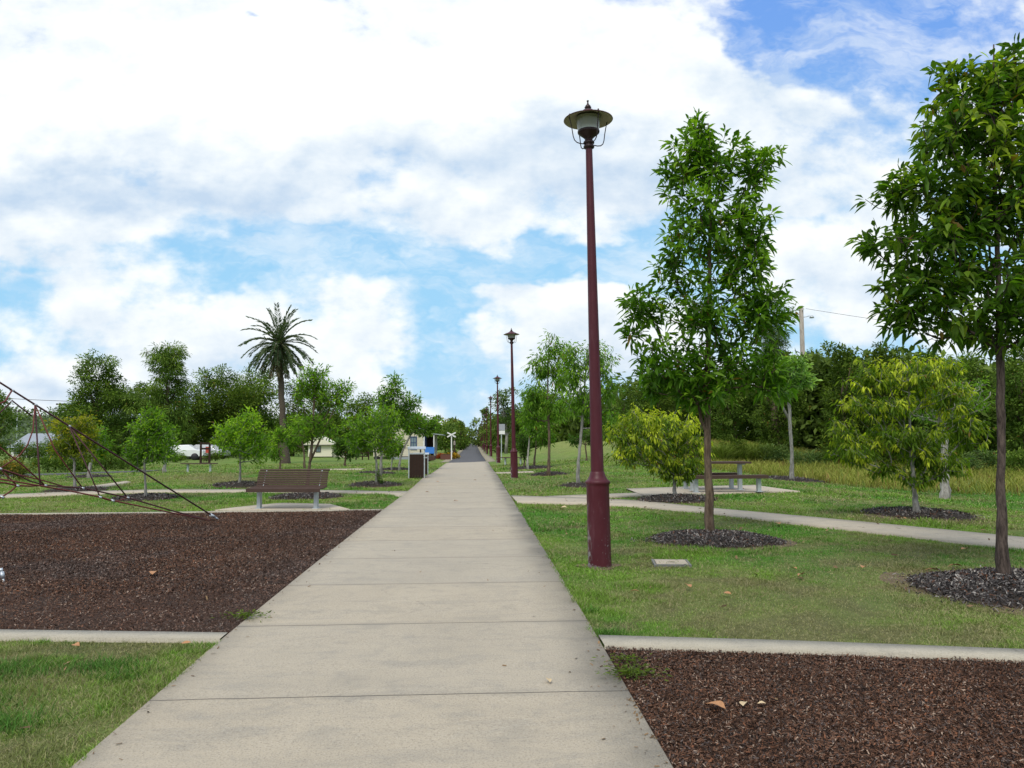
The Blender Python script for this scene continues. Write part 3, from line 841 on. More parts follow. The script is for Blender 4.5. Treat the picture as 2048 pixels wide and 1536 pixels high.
T_near('young_tree', 'squat leaning tree on the lawn near the small cream hut', 'tree', 690, 932,
       [(683, 890, 18, 12), (702, 903, 16, 12), (678, 905, 10, 8)], ncl=170, leaf=(.22, .08), trunk=None, rbase=.07, per=10, spread=.18, cols=GRD, seed=43, bark=M_bark)
T_near('young_tree', 'slender sapling on the lawn left of the small hut', 'tree', 560, 938,
       [(552, 905, 14, 12), (560, 870, 18, 16)], ncl=110, leaf=(.22, .07), trunk=None, rbase=.05, per=9, spread=.2, cols=GRM, seed=44, bark=M_bark)
T_near('paperbark_tree', 'pale thick trunked tree in the long grass behind the yellow green tree', 'tree', 1888, 998,
       [(1880, 820, 60, 30), (1930, 790, 60, 40), (1850, 780, 40, 30)], ncl=260, leaf=(.14, .04), trunk=None, rbase=.115, per=9, spread=.14, cols=GRM, seed=45, bark=M_barkw)

# ------------------------------------------------------------------ trees of the background
def T_far(name, label, cx, top, w, Yd, cols, seed, low=.25, dens=1.0, bark=None, ragged=1.0, group='trees standing round the edge of the park', droopy=False, trunkr=None, lobes=11, leafs=1.0):
    p = at(cx, 890, Yd); X = p.x; z0 = Tz(X, Yd)
    H = at(cx, top, Yd).z - z0; R = w / 2 * Yd / FPX
    r = random.Random(seed); bl = []
    zc0 = H * low
    for i in range(lobes):
        f = (i + .5) / lobes; z = zc0 + (H - zc0) * (f ** .85)
        prof = math.sin(math.pi * min(max(.22 + .70 * f, 0), 1)) ** .55
        a = r.uniform(0, 6.28); q = R * prof * r.uniform(.30, .78) * ragged
        rr = R * r.uniform(.34, .55) * (.65 + .4 * prof)
        rz = min(rr * r.uniform(.65, .95), (H - zc0) * .26)
        z = min(z, H - rz * .9)
        bl.append((q * math.cos(a), max(z, rz * .6), rr, rz, q * math.sin(a), rr))
    bl.append((r.uniform(-.15, .15) * R, H - R * .30, R * .38, min(R * .30, H * .2)))
    bl.append((0, (H + zc0) / 2, R * .66, (H - zc0) * .38)); bl.append((0, zc0 + (H - zc0) * .25, R * .75, (H - zc0) * .22))
    s = Yd / 781.0   # metres covered by one pixel out there
    ls = max(.18, 2.5 * s) * leafs
    sil = 2 * R * (H - zc0) * .8
    N = min(24000, 5.2 * dens * sil / ((.17 if droopy else .25) * ls * ls))
    ncl = int(min(330, max(80, N / 42))); per = int(N / ncl)
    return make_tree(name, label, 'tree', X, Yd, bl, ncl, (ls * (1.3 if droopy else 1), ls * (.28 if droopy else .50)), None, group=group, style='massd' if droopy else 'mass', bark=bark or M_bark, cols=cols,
                     rbase=trunkr or max(.10, H * .022), per=per, rich=False, spread=max(.35, R * .19), droop=.2, seed=seed, leafm=M_needle, twigs=False, shell=.40, zbase=z0, tiplight=.45)

OL = ((.034, .068, .012), (.075, .130, .022), (.150, .220, .040))
OLG = ((.040, .075, .027), (.080, .130, .044), (.150, .210, .070))
LT = ((.055, .090, .028), (.105, .150, .042), (.20, .25, .065))
DK = ((.026, .050, .008), (.055, .092, .012), (.105, .155, .020))
YL = ((.12, .12, .030), (.22, .20, .045), (.40, .34, .070))
far = [
 ('background_tree', 'green tree filling in under the leftmost tall gum', 222, 772, 120, 92, OL, .0, dict(dens=1.3)),
 ('background_tree', 'green tree filling in behind the feathery gum', 375, 770, 120, 90, DK, .0, dict(dens=1.3)),
 ('background_tree', 'lower green tree left of the leftmost tall gum', 140, 805, 80, 84, OL, .0, dict(dens=1.2)),
 ('background_tree', 'dark green tree behind the loose green tree on the left lawn', 300, 765, 110, 88, OL, .0, dict(dens=1.3)),
 ('background_tree', 'dark green tree behind the round bright green tree', 470, 770, 130, 93, DK, .0, dict(dens=1.2)),
 ('gum_tree', 'dark broad tree cut off by the left edge of the photo', -12, 782, 95, 58, OL, .08, {}),
 ('gum_tree', 'tall dark gum with a double crown, leftmost big tree on the skyline', 190, 706, 135, 76, OL, .04, dict(ragged=1.0, dens=1.7)),
 ('gum_tree', 'tall feathery gum with a domed top left of the palm', 330, 690, 130, 78, OL, .04, dict(droopy=True, dens=1.9, leafs=1.2)),
 ('gum_tree', 'grey green tree filling the gap between the two tall gums', 258, 785, 95, 86, OLG, .05, {}),
 ('gum_tree', 'wide dark tree right of the feathery gum', 430, 738, 120, 95, OL, .08, dict(ragged=1.1, dens=1.3)),
 ('gum_tree', 'dark spreading tree directly left of the palm trunk', 510, 738, 145, 98, OL, .08, dict(ragged=1.1, dens=1.3)),
 ('gum_tree', 'dark tree behind the palm trunk', 585, 765, 100, 90, DK, .05, {}),
 ('background_tree', 'mid green tree behind the small cream hut', 650, 786, 110, 108, OL, .02, {}),
 ('background_tree', 'olive tree on the slope right of the small hut', 715, 790, 110, 112, LT if False else OL, .02, {}),
 ('background_tree', 'olive tree behind the pointed top tree left of the bin', 775, 808, 100, 115, OLG, .02, {}),
 ('background_tree', 'leafy tree rising behind the roof of the station house', 838, 826, 80, 105, OL, .02, {}),
 ('background_tree', 'pale gum on the skyline right of the station house', 873, 834, 44, 150, OLG, .1, {}),
 ('background_tree', 'yellow flowering tree near the end of the path', 906, 834, 44, 168, YL, .1, {}),
 ('background_tree', 'bushy green tree right of the crossing sign', 891, 856, 48, 112, OL, .02, {}),
 ('background_tree', 'dark green tree at the left side of the path end', 921, 843, 34, 135, OL, .02, {}),
 ('background_tree', 'pale tree closing the far end of the path', 940, 856, 34, 300, LT, .02, {}),
 ('background_tree', 'small far tree just left of the path end', 930, 868, 20, 200, OL, .02, {}),
 ('background_tree', 'light green tree just right of the path end', 957, 838, 34, 200, LT, .02, {}),
 ('background_tree', 'light green rounded tree behind the row of far lamps', 974, 818, 44, 145, LT, .02, {}),
 ('gum_tree', 'tall gum with pale trunk between second and third lamp', 1012, 776, 56, 82, OLG, .34, dict(bark=M_barkw)),
 ('background_tree', 'dark tree behind the lamp row below the tall gum', 998, 838, 52, 105, OL, .02, {}),
 ('background_tree', 'dense tree on the mown rise behind the second lamp', 1050, 798, 80, 95, OL, .02, {}),
 ('background_tree', 'dense tree at the back of the mown rise', 1118, 785, 95, 92, DK, .02, {}),
 ('background_tree', 'dense dark tree behind the nearest lamp post', 1185, 782, 95, 88, DK, .02, {}),
 ('background_tree', 'dark tree at the top of the rise right of the nearest lamp', 1250, 765, 100, 62, OL, .02, {}),
 ('background_tree', 'dark tree behind the bushy yellow tree', 1318, 745, 110, 58, DK, .02, {}),
 ('background_tree', 'mid green tree behind the tall leafy tree', 1395, 755, 110, 60, OL, .02, {}),
 ('background_tree', 'olive tree behind the picnic table', 1470, 735, 110, 56, OL, .02, {}),
 ('gum_tree', 'tall drooping gum partly hidden by the tall leafy tree', 1548, 588, 90, 52, OLG, .35, dict(droopy=True)),
 ('background_tree', 'dark rounded tree left of the power pole', 1555, 745, 100, 46, DK, .02, {}),
 ('background_tree', 'pale topped tree right behind the power pole', 1635, 702, 62, 66, OLG, .05, {}),
 ('background_tree', 'very dark dense tree between power pole and yellow green tree', 1690, 690, 130, 42, DK, .02, {}),
 ('background_tree', 'dark tree behind the top of the yellow green tree', 1775, 692, 130, 44, DK, .02, {}),
 ('background_tree', 'olive tree behind the yellow green tree to its right', 1865, 702, 130, 42, OL, .02, {}),
 ('background_tree', 'green tree in front of the grey shed roof', 1950, 708, 110, 44, OL, .02, {}),
 ('background_tree', 'green tree behind the rough trunk at the right edge', 2050, 690, 130, 40, OL, .02, {}),
 ('background_tree', 'dark tree beyond the right edge of the lawn', 2180, 680, 170, 38, DK, .02, {}),
 ('background_tree', 'tall tree beyond the left edge of the lawn', -120, 770, 120, 62, OL, .05, {}),
]
for i, (nm, lb, cx, tp, w, Yd, cc, low, kw) in enumerate(far):
    T_far(nm, lb, cx, tp, w, Yd, cc, 100 + i, low=low, **kw)

# lower bushes closing the view under the crowns
def bush(cx, py, w, h, label, cols, seed, Yd=None, name='shrub', droopy=False):
    p = G(cx, py) if Yd is None else at(cx, py, Yd)
    Yd = p.y; s = Yd / FPX; R = w / 2 * s; H = h * s
    r = random.Random(seed)
    bl = [((i - 1.5) / 3 * R * 1.3, H * r.uniform(.38, .58), R * .45, H * r.uniform(.34, .48), r.uniform(-.2, .2) * R, R * .4) for i in range(4)]
    ls = max(.10, 1.6 * Yd / 781); area = R * 2 * H
    n = int(max(40, min(220, 3.2 * area / (.2 * ls * ls * 26))))
    return make_tree(name, label, 'shrub', p.x, Yd, bl, n, (ls * 1.3, ls * (.25 if droopy else .45)), None, style='massd' if droopy else 'mass', cols=cols, rbase=.03, per=26, rich=False, spread=max(.15, R * .2), seed=seed,
                     leafm=M_needle, twigs=False, top=H * .5, group='shrubs along the edge of the lawn')
SHR = [
 (350, 925, 44, 20, 'small bush in front of the white parked car', OL), (430, 922, 40, 18, 'small bush at the rear of the silver white car', DK),
 (58, 925, 60, 42, 'dark bush in front of the far left shed', OL), (120, 922, 70, 50, 'tall bush right of the far left shed', OL), (235, 918, 60, 34, 'bush in front of the pale low building', OL), (300, 918, 50, 30, 'bush between the pale low building and the white car', OLG), (448, 916, 60, 34, 'bush right of the play frame', OL), (390, 912, 26, 46, 'grey green upright bush left of the play frame', OLG),
 (15, 962, 95, 42, 'orange tipped bush behind the climbing net at the left edge', ((.05, .07, .014), (.10, .12, .02), (.28, .16, .03))),
 (95, 945, 70, 34, 'low clipped hedge bush left of the white stemmed tree', OL), (150, 944, 70, 34, 'hedge bush with bright tips behind the olive tree', OL),
 (210, 940, 80, 34, 'rounded hedge bush right of the white stemmed tree', OL), (255, 938, 50, 26, 'end bush of the hedge by the service road', OL),
 (655, 912, 22, 16, 'reddish round bush by the wall of the small hut', ((.05, .03, .02), (.10, .05, .03), (.16, .09, .05))),
 (735, 912, 40, 20, 'dark bush beneath the round tree, by the small fence', DK), (775, 912, 50, 20, 'dark low bush in front of the station house wall', DK),
 (1265, 930, 60, 60, 'olive shrub at the foot of the rise behind the yellow bushy tree', OL), (1320, 928, 60, 50, 'shrub left of the tall leafy trunk', OL), (1390, 926, 60, 55, 'brownish shrub behind the picnic table', ((.03, .035, .015), (.06, .06, .03), (.10, .10, .05))),
 (1550, 928, 70, 45, 'grey green low shrub left of the pale forked tree', OLG), (1615, 936, 80, 40, 'grey green low shrub right of the pale forked tree', OLG), (1690, 935, 90, 50, 'dark shrub in the long grass behind the yellow green tree', DK),
 (1790, 940, 90, 60, 'dark shrub behind the crown of the yellow green tree', DK), (1960, 950, 80, 50, 'grey shrub with bare twigs left of the rough trunk', OLG), (2060, 952, 110, 60, 'shrub behind the rough trunk at the right edge', OL), (1880, 942, 90, 60, 'dark shrub behind the pale thick trunk', DK),
 (1470, 926, 50, 60, 'dark upright shrub right of the tall leafy trunk', DK),
]
for i, s in enumerate(SHR): bush(*s[:4], s[4], s[5], 300 + i)

def screen_wood():
    """thicket behind the first row of trees, too dense to count"""
    global rng
    rng = np.random.default_rng(77)
    P = []; 
    def band(x0, y0, x1, y1, h, n, w=4):
        t = rng.random(n); x = x0 + (x1 - x0) * t + rng.normal(0, w, n); y = y0 + (y1 - y0) * t + rng.normal(0, w, n)
        hh = h * (.72 + .45 * fbm(t * 40, np.zeros(n), 3.0, 4)); z = hh * rng.random(n) ** .6
        P.append(np.stack([x, y, T(x, y) + z], 1))
    band(6, 118, 15, 74, 5.2, 14000, 2.0); band(15, 70, 28, 56, 6.2, 16000, 2.0); band(22, 54, 40, 42, 6.6, 26000, 1.6); band(40, 44, 60, 36, 6.5, 8000, 2)
    band(-14, 135, -48, 118, 5.5, 14000, 3); band(-4.5, 150, -14, 135, 4.5, 5000, 1.3); band(5, 118, 3.8, 300, 6, 9000, 1.0); band(-5, 160, -4.5, 300, 6, 6000, .8)
    P = np.concatenate(P); n = len(P)
    D = unit(rng.normal(0, 1, (n, 3))); L = rng.uniform(.3, .6, n) * (1 + P[:, 1] / 200)
    r = rng.random((n, 1)); patch = fbm(P[:, 0], P[:, 1] + P[:, 2], 6, 8)[:, None]
    c = (np.array([.045, .080, .015]) * (1 - r) + np.array([.14, .20, .04]) * r) * (.6 + .9 * patch)
    V, F, C = leaf_mesh(P, D, L, L * .5, c, .2, False)
    o = mk('thicket', V, F, M_needle, colr=C); tag(o, 'dense dark thicket closing the view behind the park trees', 'thicket', kind='stuff')
screen_wood()

# ------------------------------------------------------------------ palm
def palm():
    global rng
    rng = np.random.default_rng(50); r = random.Random(50)
    p = G(570, 927); Yd = p.y; s = Yd / FPX
    root = thing('palm_tree', (p.x, p.y, p.z), 0, 'tall date palm with arching grey green fronds above the lawn', 'palm tree')
    H = at(558, 690, Yd).z - p.z; ox = at(558, 690, Yd).x - p.x
    mb = MB(); n = 60
    mb.tube([(ox * (i / n) + .02 * math.sin(i * .5), 0, -.1 + (H + .1) * i / n) for i in range(n + 1)],
            [(.40 - .2 * min(i / n * 3.5, 1) + (.03 if i % 2 else 0) + (.10 if i > n - 5 else 0)) for i in range(n + 1)], 12)
    mb.build('trunk', M_palmt, root)
    P = []; D = []; L = []; W = []; C = []
    rm = MB()
    R = 75 * s
    nf = 66
    for i in range(nf):
        f = i / nf; az = i * 2.399963 + r.uniform(-.2, .2)
        el = math.radians(84 - 165 * f ** .80 + r.uniform(-7, 7))     # upright in the heart, hanging below
        ln = R * r.uniform(.93, 1.10) * (1.02 if f < .7 else .92)
        d0 = Vector((math.cos(az) * math.cos(el), math.sin(az) * math.cos(el), math.sin(el)))
        pts = []; q = Vector((ox, 0, H + .1)); d = d0.copy(); m = 14
        for k in range(m):
            pts.append(q.copy()); q = q + d * (ln / m)
            d = (d + Vector((0, 0, -.055 - .055 * (k / m)) )* (1.1 if el > -.6 else .3)).normalized()
        pts.append(q)
        rm.tube(pts, [.028 - .022 * k / m for k in range(m + 1)], 4, cap=False)
        dead = f > .80
        for k in range(2, m + 1):
            for sub in (0, .33, .66):
                a = pts[k - 1].lerp(pts[k], sub); t = (pts[k] - pts[k - 1]).normalized()
                side = t.cross(Vector((0, 0, 1)))
                side = side.normalized() if side.length > .05 else Vector((math.sin(az), -math.cos(az), 0))
                upv = side.cross(t)
                for sg in (-1, 1):
                    dd = (t * .85 + side * sg * .68 + upv * r.uniform(.0, .35)).normalized()
                    P.append(a); D.append(dd); L.append(ln * .17 * (1 - .45 * abs((k - 7) / 8)) * r.uniform(.8, 1.15)); W.append(.085)
                    g = r.random()
                    C.append((.12 + .06 * g, .10 + .05 * g, .065 + .03 * g) if (dead and g > .3) else (.050 + .04 * g, .080 + .05 * g, .036 + .025 * g))
    rm.build('frond_stems', simple('frond_stem', (.16, .15, .08), .7), root)['kind'] = 'stuff'
    V, F, CC = leaf_mesh(np.array(P), np.array(D), np.array(L), np.array(W), np.array(C), .12, False)
    mk('fronds', V, F, M_needle, root, CC)['kind'] = 'stuff'
palm()

# ------------------------------------------------------------------ terrain sheet
def terrain():
    def axis(lo, hi, fine, flo, fhi):
        a = list(np.arange(flo, fhi + 1e-6, fine)); s = fine; v = flo
        while v > lo: s *= 1.16; v -= s; a.insert(0, v)
        s = fine; v = fhi
        while v < hi: s *= 1.16; v += s; a.append(v)
        return np.array(a)
    xs = axis(-2500, 2500, .28, -17, 17); ys = axis(-400, 4500, .28, 2, 45)
    X, Yv = np.meshgrid(xs, ys); Z = T(X, Yv)
    V = np.stack([X.ravel(), Yv.ravel(), Z.ravel()], 1); nx = len(xs); ny = len(ys)
    i = np.arange(ny - 1)[:, None] * nx + np.arange(nx - 1)[None, :]
    F = np.stack([i, i + 1, i + nx + 1, i + nx], -1).reshape(-1, 4)
    c = lawn_color(V[:, 0], V[:, 1])
    o = mk('ground', V, F, M_lawn, colr=c, smooth=True); o['kind'] = 'structure'
terrain()

# ------------------------------------------------------------------ grass
def blades(x, y, L, W, C, lean=.5, zo=0.0):
    L = L * (1 + .25 * lean)
    n = len(x); a = rng.uniform(0, 2 * np.pi, n); ln = np.abs(rng.normal(0, lean, n)) + .15
    D = unit(np.stack([np.cos(a) * ln, np.sin(a) * ln, np.ones(n)], 1))
    b = a + rng.uniform(-1.2, 1.2, n) + np.pi / 2
    S = np.stack([np.cos(b), np.sin(b), np.zeros(n)], 1)
    P = np.stack([x, y, T(x, y) - .004 + zo], 1)
    L = L[:, None]; W = W[:, None]
    mid = P + D * L * .55; tip = P + D * L + np.stack([np.cos(a), np.sin(a), -np.ones(n) * .4], 1) * L * .28
    V = np.stack([P - S * W * .5, P + S * W * .5, mid + S * W * .4, tip, mid - S * W * .4], 1).reshape(-1, 3)
    q = (np.arange(n) * 5)[:, None]
    F = np.concatenate([q + [0, 1, 2], q + [0, 2, 4], q + [4, 2, 3]])
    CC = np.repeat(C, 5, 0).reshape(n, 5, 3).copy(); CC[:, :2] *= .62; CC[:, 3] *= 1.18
    return V, F, CC.reshape(-1, 3)

def grass_color(x, y):
    c = lawn_color(x, y); n = len(x)
    c *= rng.uniform(.65, 1.45, (n, 1)); q = rng.random(n)
    m = q > (.90 - .42 * dryness(x, y))
    c[m] = np.array([.36, .32, .18]) * rng.uniform(.55, 1.1, (np.sum(m), 1))
    return c * np.array([1.16, 1.18, 1.15])

def grass():
    global rng
    rng = np.random.default_rng(9)
    Vs = []; Fs = []; Cs = []; nb = 0
    zones = [  # x0,x1,y0,y1,density,len,width
        (-6.2, XL + .05, 3.0, 6.6, 15000, .034, .0034),
        (XR - .05, 5.5, 4.9, 8.5, 8000, .030, .0040), (4, 6.8, 6.0, 9.0, 6500, .030, .0045),
        (XR - .05, 8.5, 8.5, 12.5, 3600, .034, .0062), (XR - .05, 12, 12.5, 18, 900, .042, .012),
        (XR - .01, 16, 18, 30, 320, .05, .020), (-14.5, XL + .01, 16.6, 23.5, 800, .045, .013), (-20, XL + .01, 23.5, 36, 240, .05, .022), (XR - .01, 14, 30, 46, 90, .06, .035), (-24, XL, 36, 56, 60, .06, .04)]
    for (x0, x1, y0, y1, dn, ln, wd) in zones:
        n = int((x1 - x0) * (y1 - y0) * dn); x = rng.uniform(x0, x1, n); y = rng.uniform(y0, y1, n)
        # only what the lawn in front of the viewer needs
        k = (x > -.66 * y - 1.0) & (x < .75 * y + 1.0); x, y = x[k], y[k]
        k = ~masked(x, y)
        wv = .07 * (fbm(y * 3, y * 0, 1.0, 91) - .35); e = (rng.random(len(x)) < .55) & (((x > XL - .03) & (x < XL + wv)) | ((x < XR + .03) & (x > XR - wv - .01)))
        e &= ~((y > kl1[1] - .2) & (y < 16.8) & (x < 0)) & ~((y < 6.05) & (x > 0))
        k |= e; x, y = x[k], y[k]
        d = fbm(x, y, .7, 60); lush = sstep(.5, .72, fbm(x, y, 1.3, 71))
        dry = dryness(x, y)
        keep = rng.random(len(x)) < (1.0 - .22 * dry) * (.7 + .5 * d); x, y, d, lush, dry = x[keep], y[keep], d[keep], lush[keep], dry[keep]
        n = len(x); L = ln * rng.uniform(.45, 1.35, n) * (.6 + .7 * d + .9 * lush) * (1 - .35 * dry); W = wd * rng.uniform(.7, 1.3, n)
        C = grass_color(x, y) * (1 - .15 * lush[:, None])
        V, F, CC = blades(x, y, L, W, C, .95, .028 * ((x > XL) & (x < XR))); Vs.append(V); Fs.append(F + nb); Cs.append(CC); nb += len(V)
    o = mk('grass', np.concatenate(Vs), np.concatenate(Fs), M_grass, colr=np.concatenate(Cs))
    tag(o, 'short mown grass of the park lawn with dry patches', 'grass', kind='stuff')
    print('grass blades', nb // 5)
    # longer tufts at the near left and kerb edges
    xs = []; ys = []
    for (cx, cy, r_, m) in [(-3.1, 5.55, .35, 900), (-2.5, 5.6, .25, 500), (-3.9, 5.5, .4, 700), (-3.4, 5.3, .3, 500), (-2.65, 4.55, .28, 600), (-3.0, 4.9, .3, 600), (-3.3, 4.1, .4, 800), (-2.3, 5.4, .2, 200), (-3.8, 4.4, .4, 700), (1.05, 6.2, .12, 160), (1.02, 7.0, .1, 100)]:
        xs.append(rng.normal(cx, r_ * .6, m)); ys.append(rng.normal(cy, r_ * .35, m))
    x = np.concatenate(xs); y = np.concatenate(ys); k = ~masked(x, y); x, y = x[k], y[k]; n = len(x)
    c = np.array([.080, .185, .035]) * rng.uniform(.6, 1.4, (n, 1))
    V, F, CC = blades(x, y, rng.uniform(.04, .10, n), rng.uniform(.003, .006, n), c, .8)
    o = mk('grass_tufts', V, F, M_grass, colr=CC); tag(o, 'longer bright green grass tufts scattered through the lawn', 'grass', kind='stuff')

def weed(px, py, n, sp, label):
    global rng
    rng = np.random.default_rng(int(px)); p = G(px, py)
    a = rng.uniform(0, 2 * np.pi, n); q = np.abs(rng.normal(0, sp, n))
    x = p.x + np.cos(a) * q; y = p.y + np.sin(a) * q * .7
    P = np.stack([x, y, T(x, y) + .04 + rng.uniform(0, .035, n)], 1)
    D = np.stack([np.cos(a) + rng.normal(0, .5, n), np.sin(a) + rng.normal(0, .5, n), rng.uniform(-.1, .5, n)], 1)
    c = np.array([.10, .15, .018]) * rng.uniform(.5, 1.6, (n, 1))
    V, F, C = leaf_mesh(P, D, rng.uniform(.02, .05, n), rng.uniform(.006, .012, n), c, .2, True)
    mk('weed', V, F, M_leaf, colr=C); o = bpy.context.scene.collection.objects[-1]
    tag(o, label, 'weed', kind='stuff')
grass()
def litter():
    global rng
    rng = np.random.default_rng(63); n = 1500
    x = rng.uniform(-16, 13, n); y = rng.uniform(4.3, 34, n)
    m_ = 260; x = np.r_[x, XR - np.abs(rng.normal(0, .05, m_)), XL + np.abs(rng.normal(0, .05, m_))]; y = np.r_[y, rng.uniform(3, 5.95, m_), rng.uniform(6.2, 16, m_)]; n = len(x)
    on = (x > XL) & (x < XR); pit = ((x < XL) & (y < 16.8) & (y > 6)) | ((x > XR) & (y < 6))
    k = ((~on) & (~pit)) | (on & (rng.random(n) < .45)) | (pit & (rng.random(n) < .25)); x, y, on = x[k], y[k], on[k]; n = len(x)
    edge = rng.random(n) < .35; x = np.where(edge & on, np.where(rng.random(n) < .5, XL + np.abs(rng.normal(0, .12, n)), XR - np.abs(rng.normal(0, .14, n))), x)
    L = np.where(on, rng.uniform(.010, .035, n), rng.uniform(.03, .085, n)); W = L * rng.uniform(.3, .6, n)
    r = rng.random((n, 1)); C = np.array([.07, .045, .025]) * (1 - r) + np.array([.26, .17, .09]) * r
    V, F, CC = chips(x, y, T(x, y) + .036, L, W, C, .3)
    tag(mk('leaf_litter', V, F, M_chip, colr=CC), 'small brown bits of leaf and bark strewn over lawn and path', 'leaf litter', kind='stuff')
litter()
weed(492, 1244, 260, .10, 'flat green weed creeping onto the path from the left mulch pit')
weed(1262, 1362, 360, .10, 'yellow green weed growing at the path edge in the right mulch')
weed(1250, 1335, 120, .07, 'sparse small weed behind the yellow green one by the path')

def long_grass():
    global rng
    rng = np.random.default_rng(15)
    edge_y = lambda x: np.interp(x, [8, 10.5, 12, 13.6, 17, 30], [40, 36, 30, 24.5, 20.0, 10])
    n = 80000
    x = rng.uniform(8.5, 34, n); y = rng.uniform(10, 56, n)
    k = (y > edge_y(x) + fbm(x, y, 1.5, 2) * 1.2) & ((y < 47) | (x > 13)) & (x < .78 * y + 2); x, y = x[k], y[k]; n = len(x)
    L = rng.uniform(.22, .52, n) * (.55 + .8 * fbm(x, y, 2.2, 12)); L *= sstep(0, 2.0, y - edge_y(x)) * .7 + .3
    t = fbm(x, y, 2.5, 44)[:, None]
    c = np.array([.20, .25, .040]) * (1 - t) + np.array([.32, .29, .085]) * t
    c = c * rng.uniform(.6, 1.35, (n, 1)); q = rng.random(n) > .94; c[q] = (.28, .15, .07)
    V, F, C = blades(x, y, L, rng.uniform(.015, .03, n), c, .35)
    o = mk('long_grass', V, F, M_grass, colr=C); tag(o, 'unmown yellow green grass in the ditch beyond the right lawn', 'long grass', kind='stuff')
    # strappy clumps behind the picnic table
    for i, (px, py, w, h) in enumerate([(1440, 926, 24, 44), (1478, 926, 26, 40), (1515, 926, 26, 46)]):
        p = G(px, py); s = p.y / FPX; m = 700
        a = rng.uniform(0, 6.28, m); q = rng.random(m) * w * s * .8
        x = p.x + q * np.cos(a); y = p.y + q * np.sin(a)
        c = np.array([.13, .17, .035]) * rng.uniform(.6, 1.7, (m, 1))
        V, F, C = blades(x, y, rng.uniform(.6, 1.1, m) * h * s, np.full(m, .035), c, .55)
        o = mk('grass_clump', V, F, M_grass, colr=C)
        tag(o, ['strappy yellow green clump just right of the tall leafy trunk', 'middle strappy clump behind the end of the picnic table', 'strappy clump left of the low grey green shrub'][i], 'ornamental grass', 'strappy grass clumps behind the picnic table')
long_grass()

# ------------------------------------------------------------------ street lamps
def make_lamp():
    root = thing('street_lamp', (0, 0, 0))
    b = MB()
    b.lathe([(0, -.05), (.142, -.05), (.139, .02), (.136, .5), (.136, .93), (.140, .955), (.148, .965), (.149, .985), (.143, .998), (.122, 1.01), (.103, 1.04), (.090, 1.075), (.082, 1.10), (.078, 1.105)], 32)
    b.build('base', M_maroon, root)
    p = MB()
    p.lathe([(.078, 1.10), (.0765, 1.3), (.060, 3.2), (.044, 4.7), (.041, 5.03)], 28)
    p.build('pole', M_maroon, root)
    c = MB(); c.lathe([(.041, 4.99), (.062, 5.0), (.068, 5.012), (.066, 5.028), (.054, 5.036), (.052, 5.048), (.066, 5.056), (.069, 5.068), (.063, 5.082), (.050, 5.086), (.046, 5.10)], 28)
    c.build('collar', M_maroond, root)
    w = MB(); w.lathe([(.046, 5.09), (.050, 5.115), (.075, 5.14), (.110, 5.168), (.132, 5.185), (.136, 5.195), (.136, 5.212), (.130, 5.216), (.0, 5.216)], 30)
    w.build('bowl', M_maroond, root)
    g = MB(); g.lathe([(.127, 5.216), (.134, 5.25), (.146, 5.31), (.158, 5.36), (.160, 5.372)], 30)
    g.build('lantern_glass', M_glass, root)
    s = MB(); s.lathe([(.300, 5.345), (.305, 5.348), (.302, 5.354), (.22, 5.385), (.13, 5.425), (.085, 5.452), (.062, 5.46)], 40)
    s.build('shade', M_maroon, root)
    u = MB(); u.lathe([(.0, 5.415), (.13, 5.408), (.22, 5.372), (.300, 5.343)], 40)
    u.build('shade_lining', M_shade_under, root)
    f = MB(); f.lathe([(.070, 5.450), (.066, 5.468), (.052, 5.478), (.034, 5.482), (.027, 5.492), (.040, 5.500), (.043, 5.508), (.030, 5.516), (.034, 5.524), (.024, 5.534), (.012, 5.550), (.008, 5.575), (.014, 5.583), (.014, 5.592), (.0, 5.60)], 18)
    f.build('finial', M_maroond, root)
    for k in range(4):
        a = rad(20 + 90 * k); ca, sa = math.cos(a), math.sin(a)
        pr = [(.055, 5.045), (.12, 5.042), (.165, 5.05), (.198, 5.075), (.215, 5.12), (.228, 5.20), (.245, 5.28), (.262, 5.345), (.266, 5.375), (.258, 5.388), (.244, 5.386)]
        t = MB(); t.tube([(r_ * ca, r_ * sa, z) for r_, z in pr], .0065, 6); t.build('bracket', M_wire, root)
    return root
lamp_d = [(1196, 9.36), (1033, 29.6), (1000, 50.5), (983.5, 73), (976.5, 95.5), (971.5, 117), (967.5, 139), (964.5, 161), (962, 183), (960, 205), (958.5, 227), (957.3, 249)]
lamp_lab = ['nearest maroon street lamp beside the path, tallest in the photo', 'second maroon street lamp from the viewer, beyond the side path', 'third lamp of the row, in front of the white sign',
            'fourth lamp of the row, just past the end of the concrete', 'fifth lamp of the row along the asphalt', 'sixth lamp along the asphalt, its head against dark trees', 'seventh lamp along the asphalt path', 'eighth lamp along the asphalt path',
            'ninth lamp, among the small far ones', 'tenth lamp, among the small far ones', 'eleventh lamp, second farthest of the row', 'farthest lamp of the row beside the path']
lamp0 = make_lamp()
for i, ((px, Yd), lb) in enumerate(zip(lamp_d, lamp_lab)):
    o = lamp0 if i == 0 else copy_tree(lamp0)
    X = 1.475 + .08 * min(i, 2) / 2 if i < 4 else 1.55
    if i == 0: X = 1.49
    o.location = (X, Yd, Tz(X, Yd)); o.rotation_euler = (0, -rad([.75, .9, .5, .1, .3, 0, .2, -.2, 0, .1, 0, 0][i]), rad(13 * i))
    if i == 0: o.rotation_euler = (0, -rad(.75), 0); o.scale = (1, 1, 1.02)
    tag(o, lb, 'street lamp', 'maroon street lamps in a row beside the path')
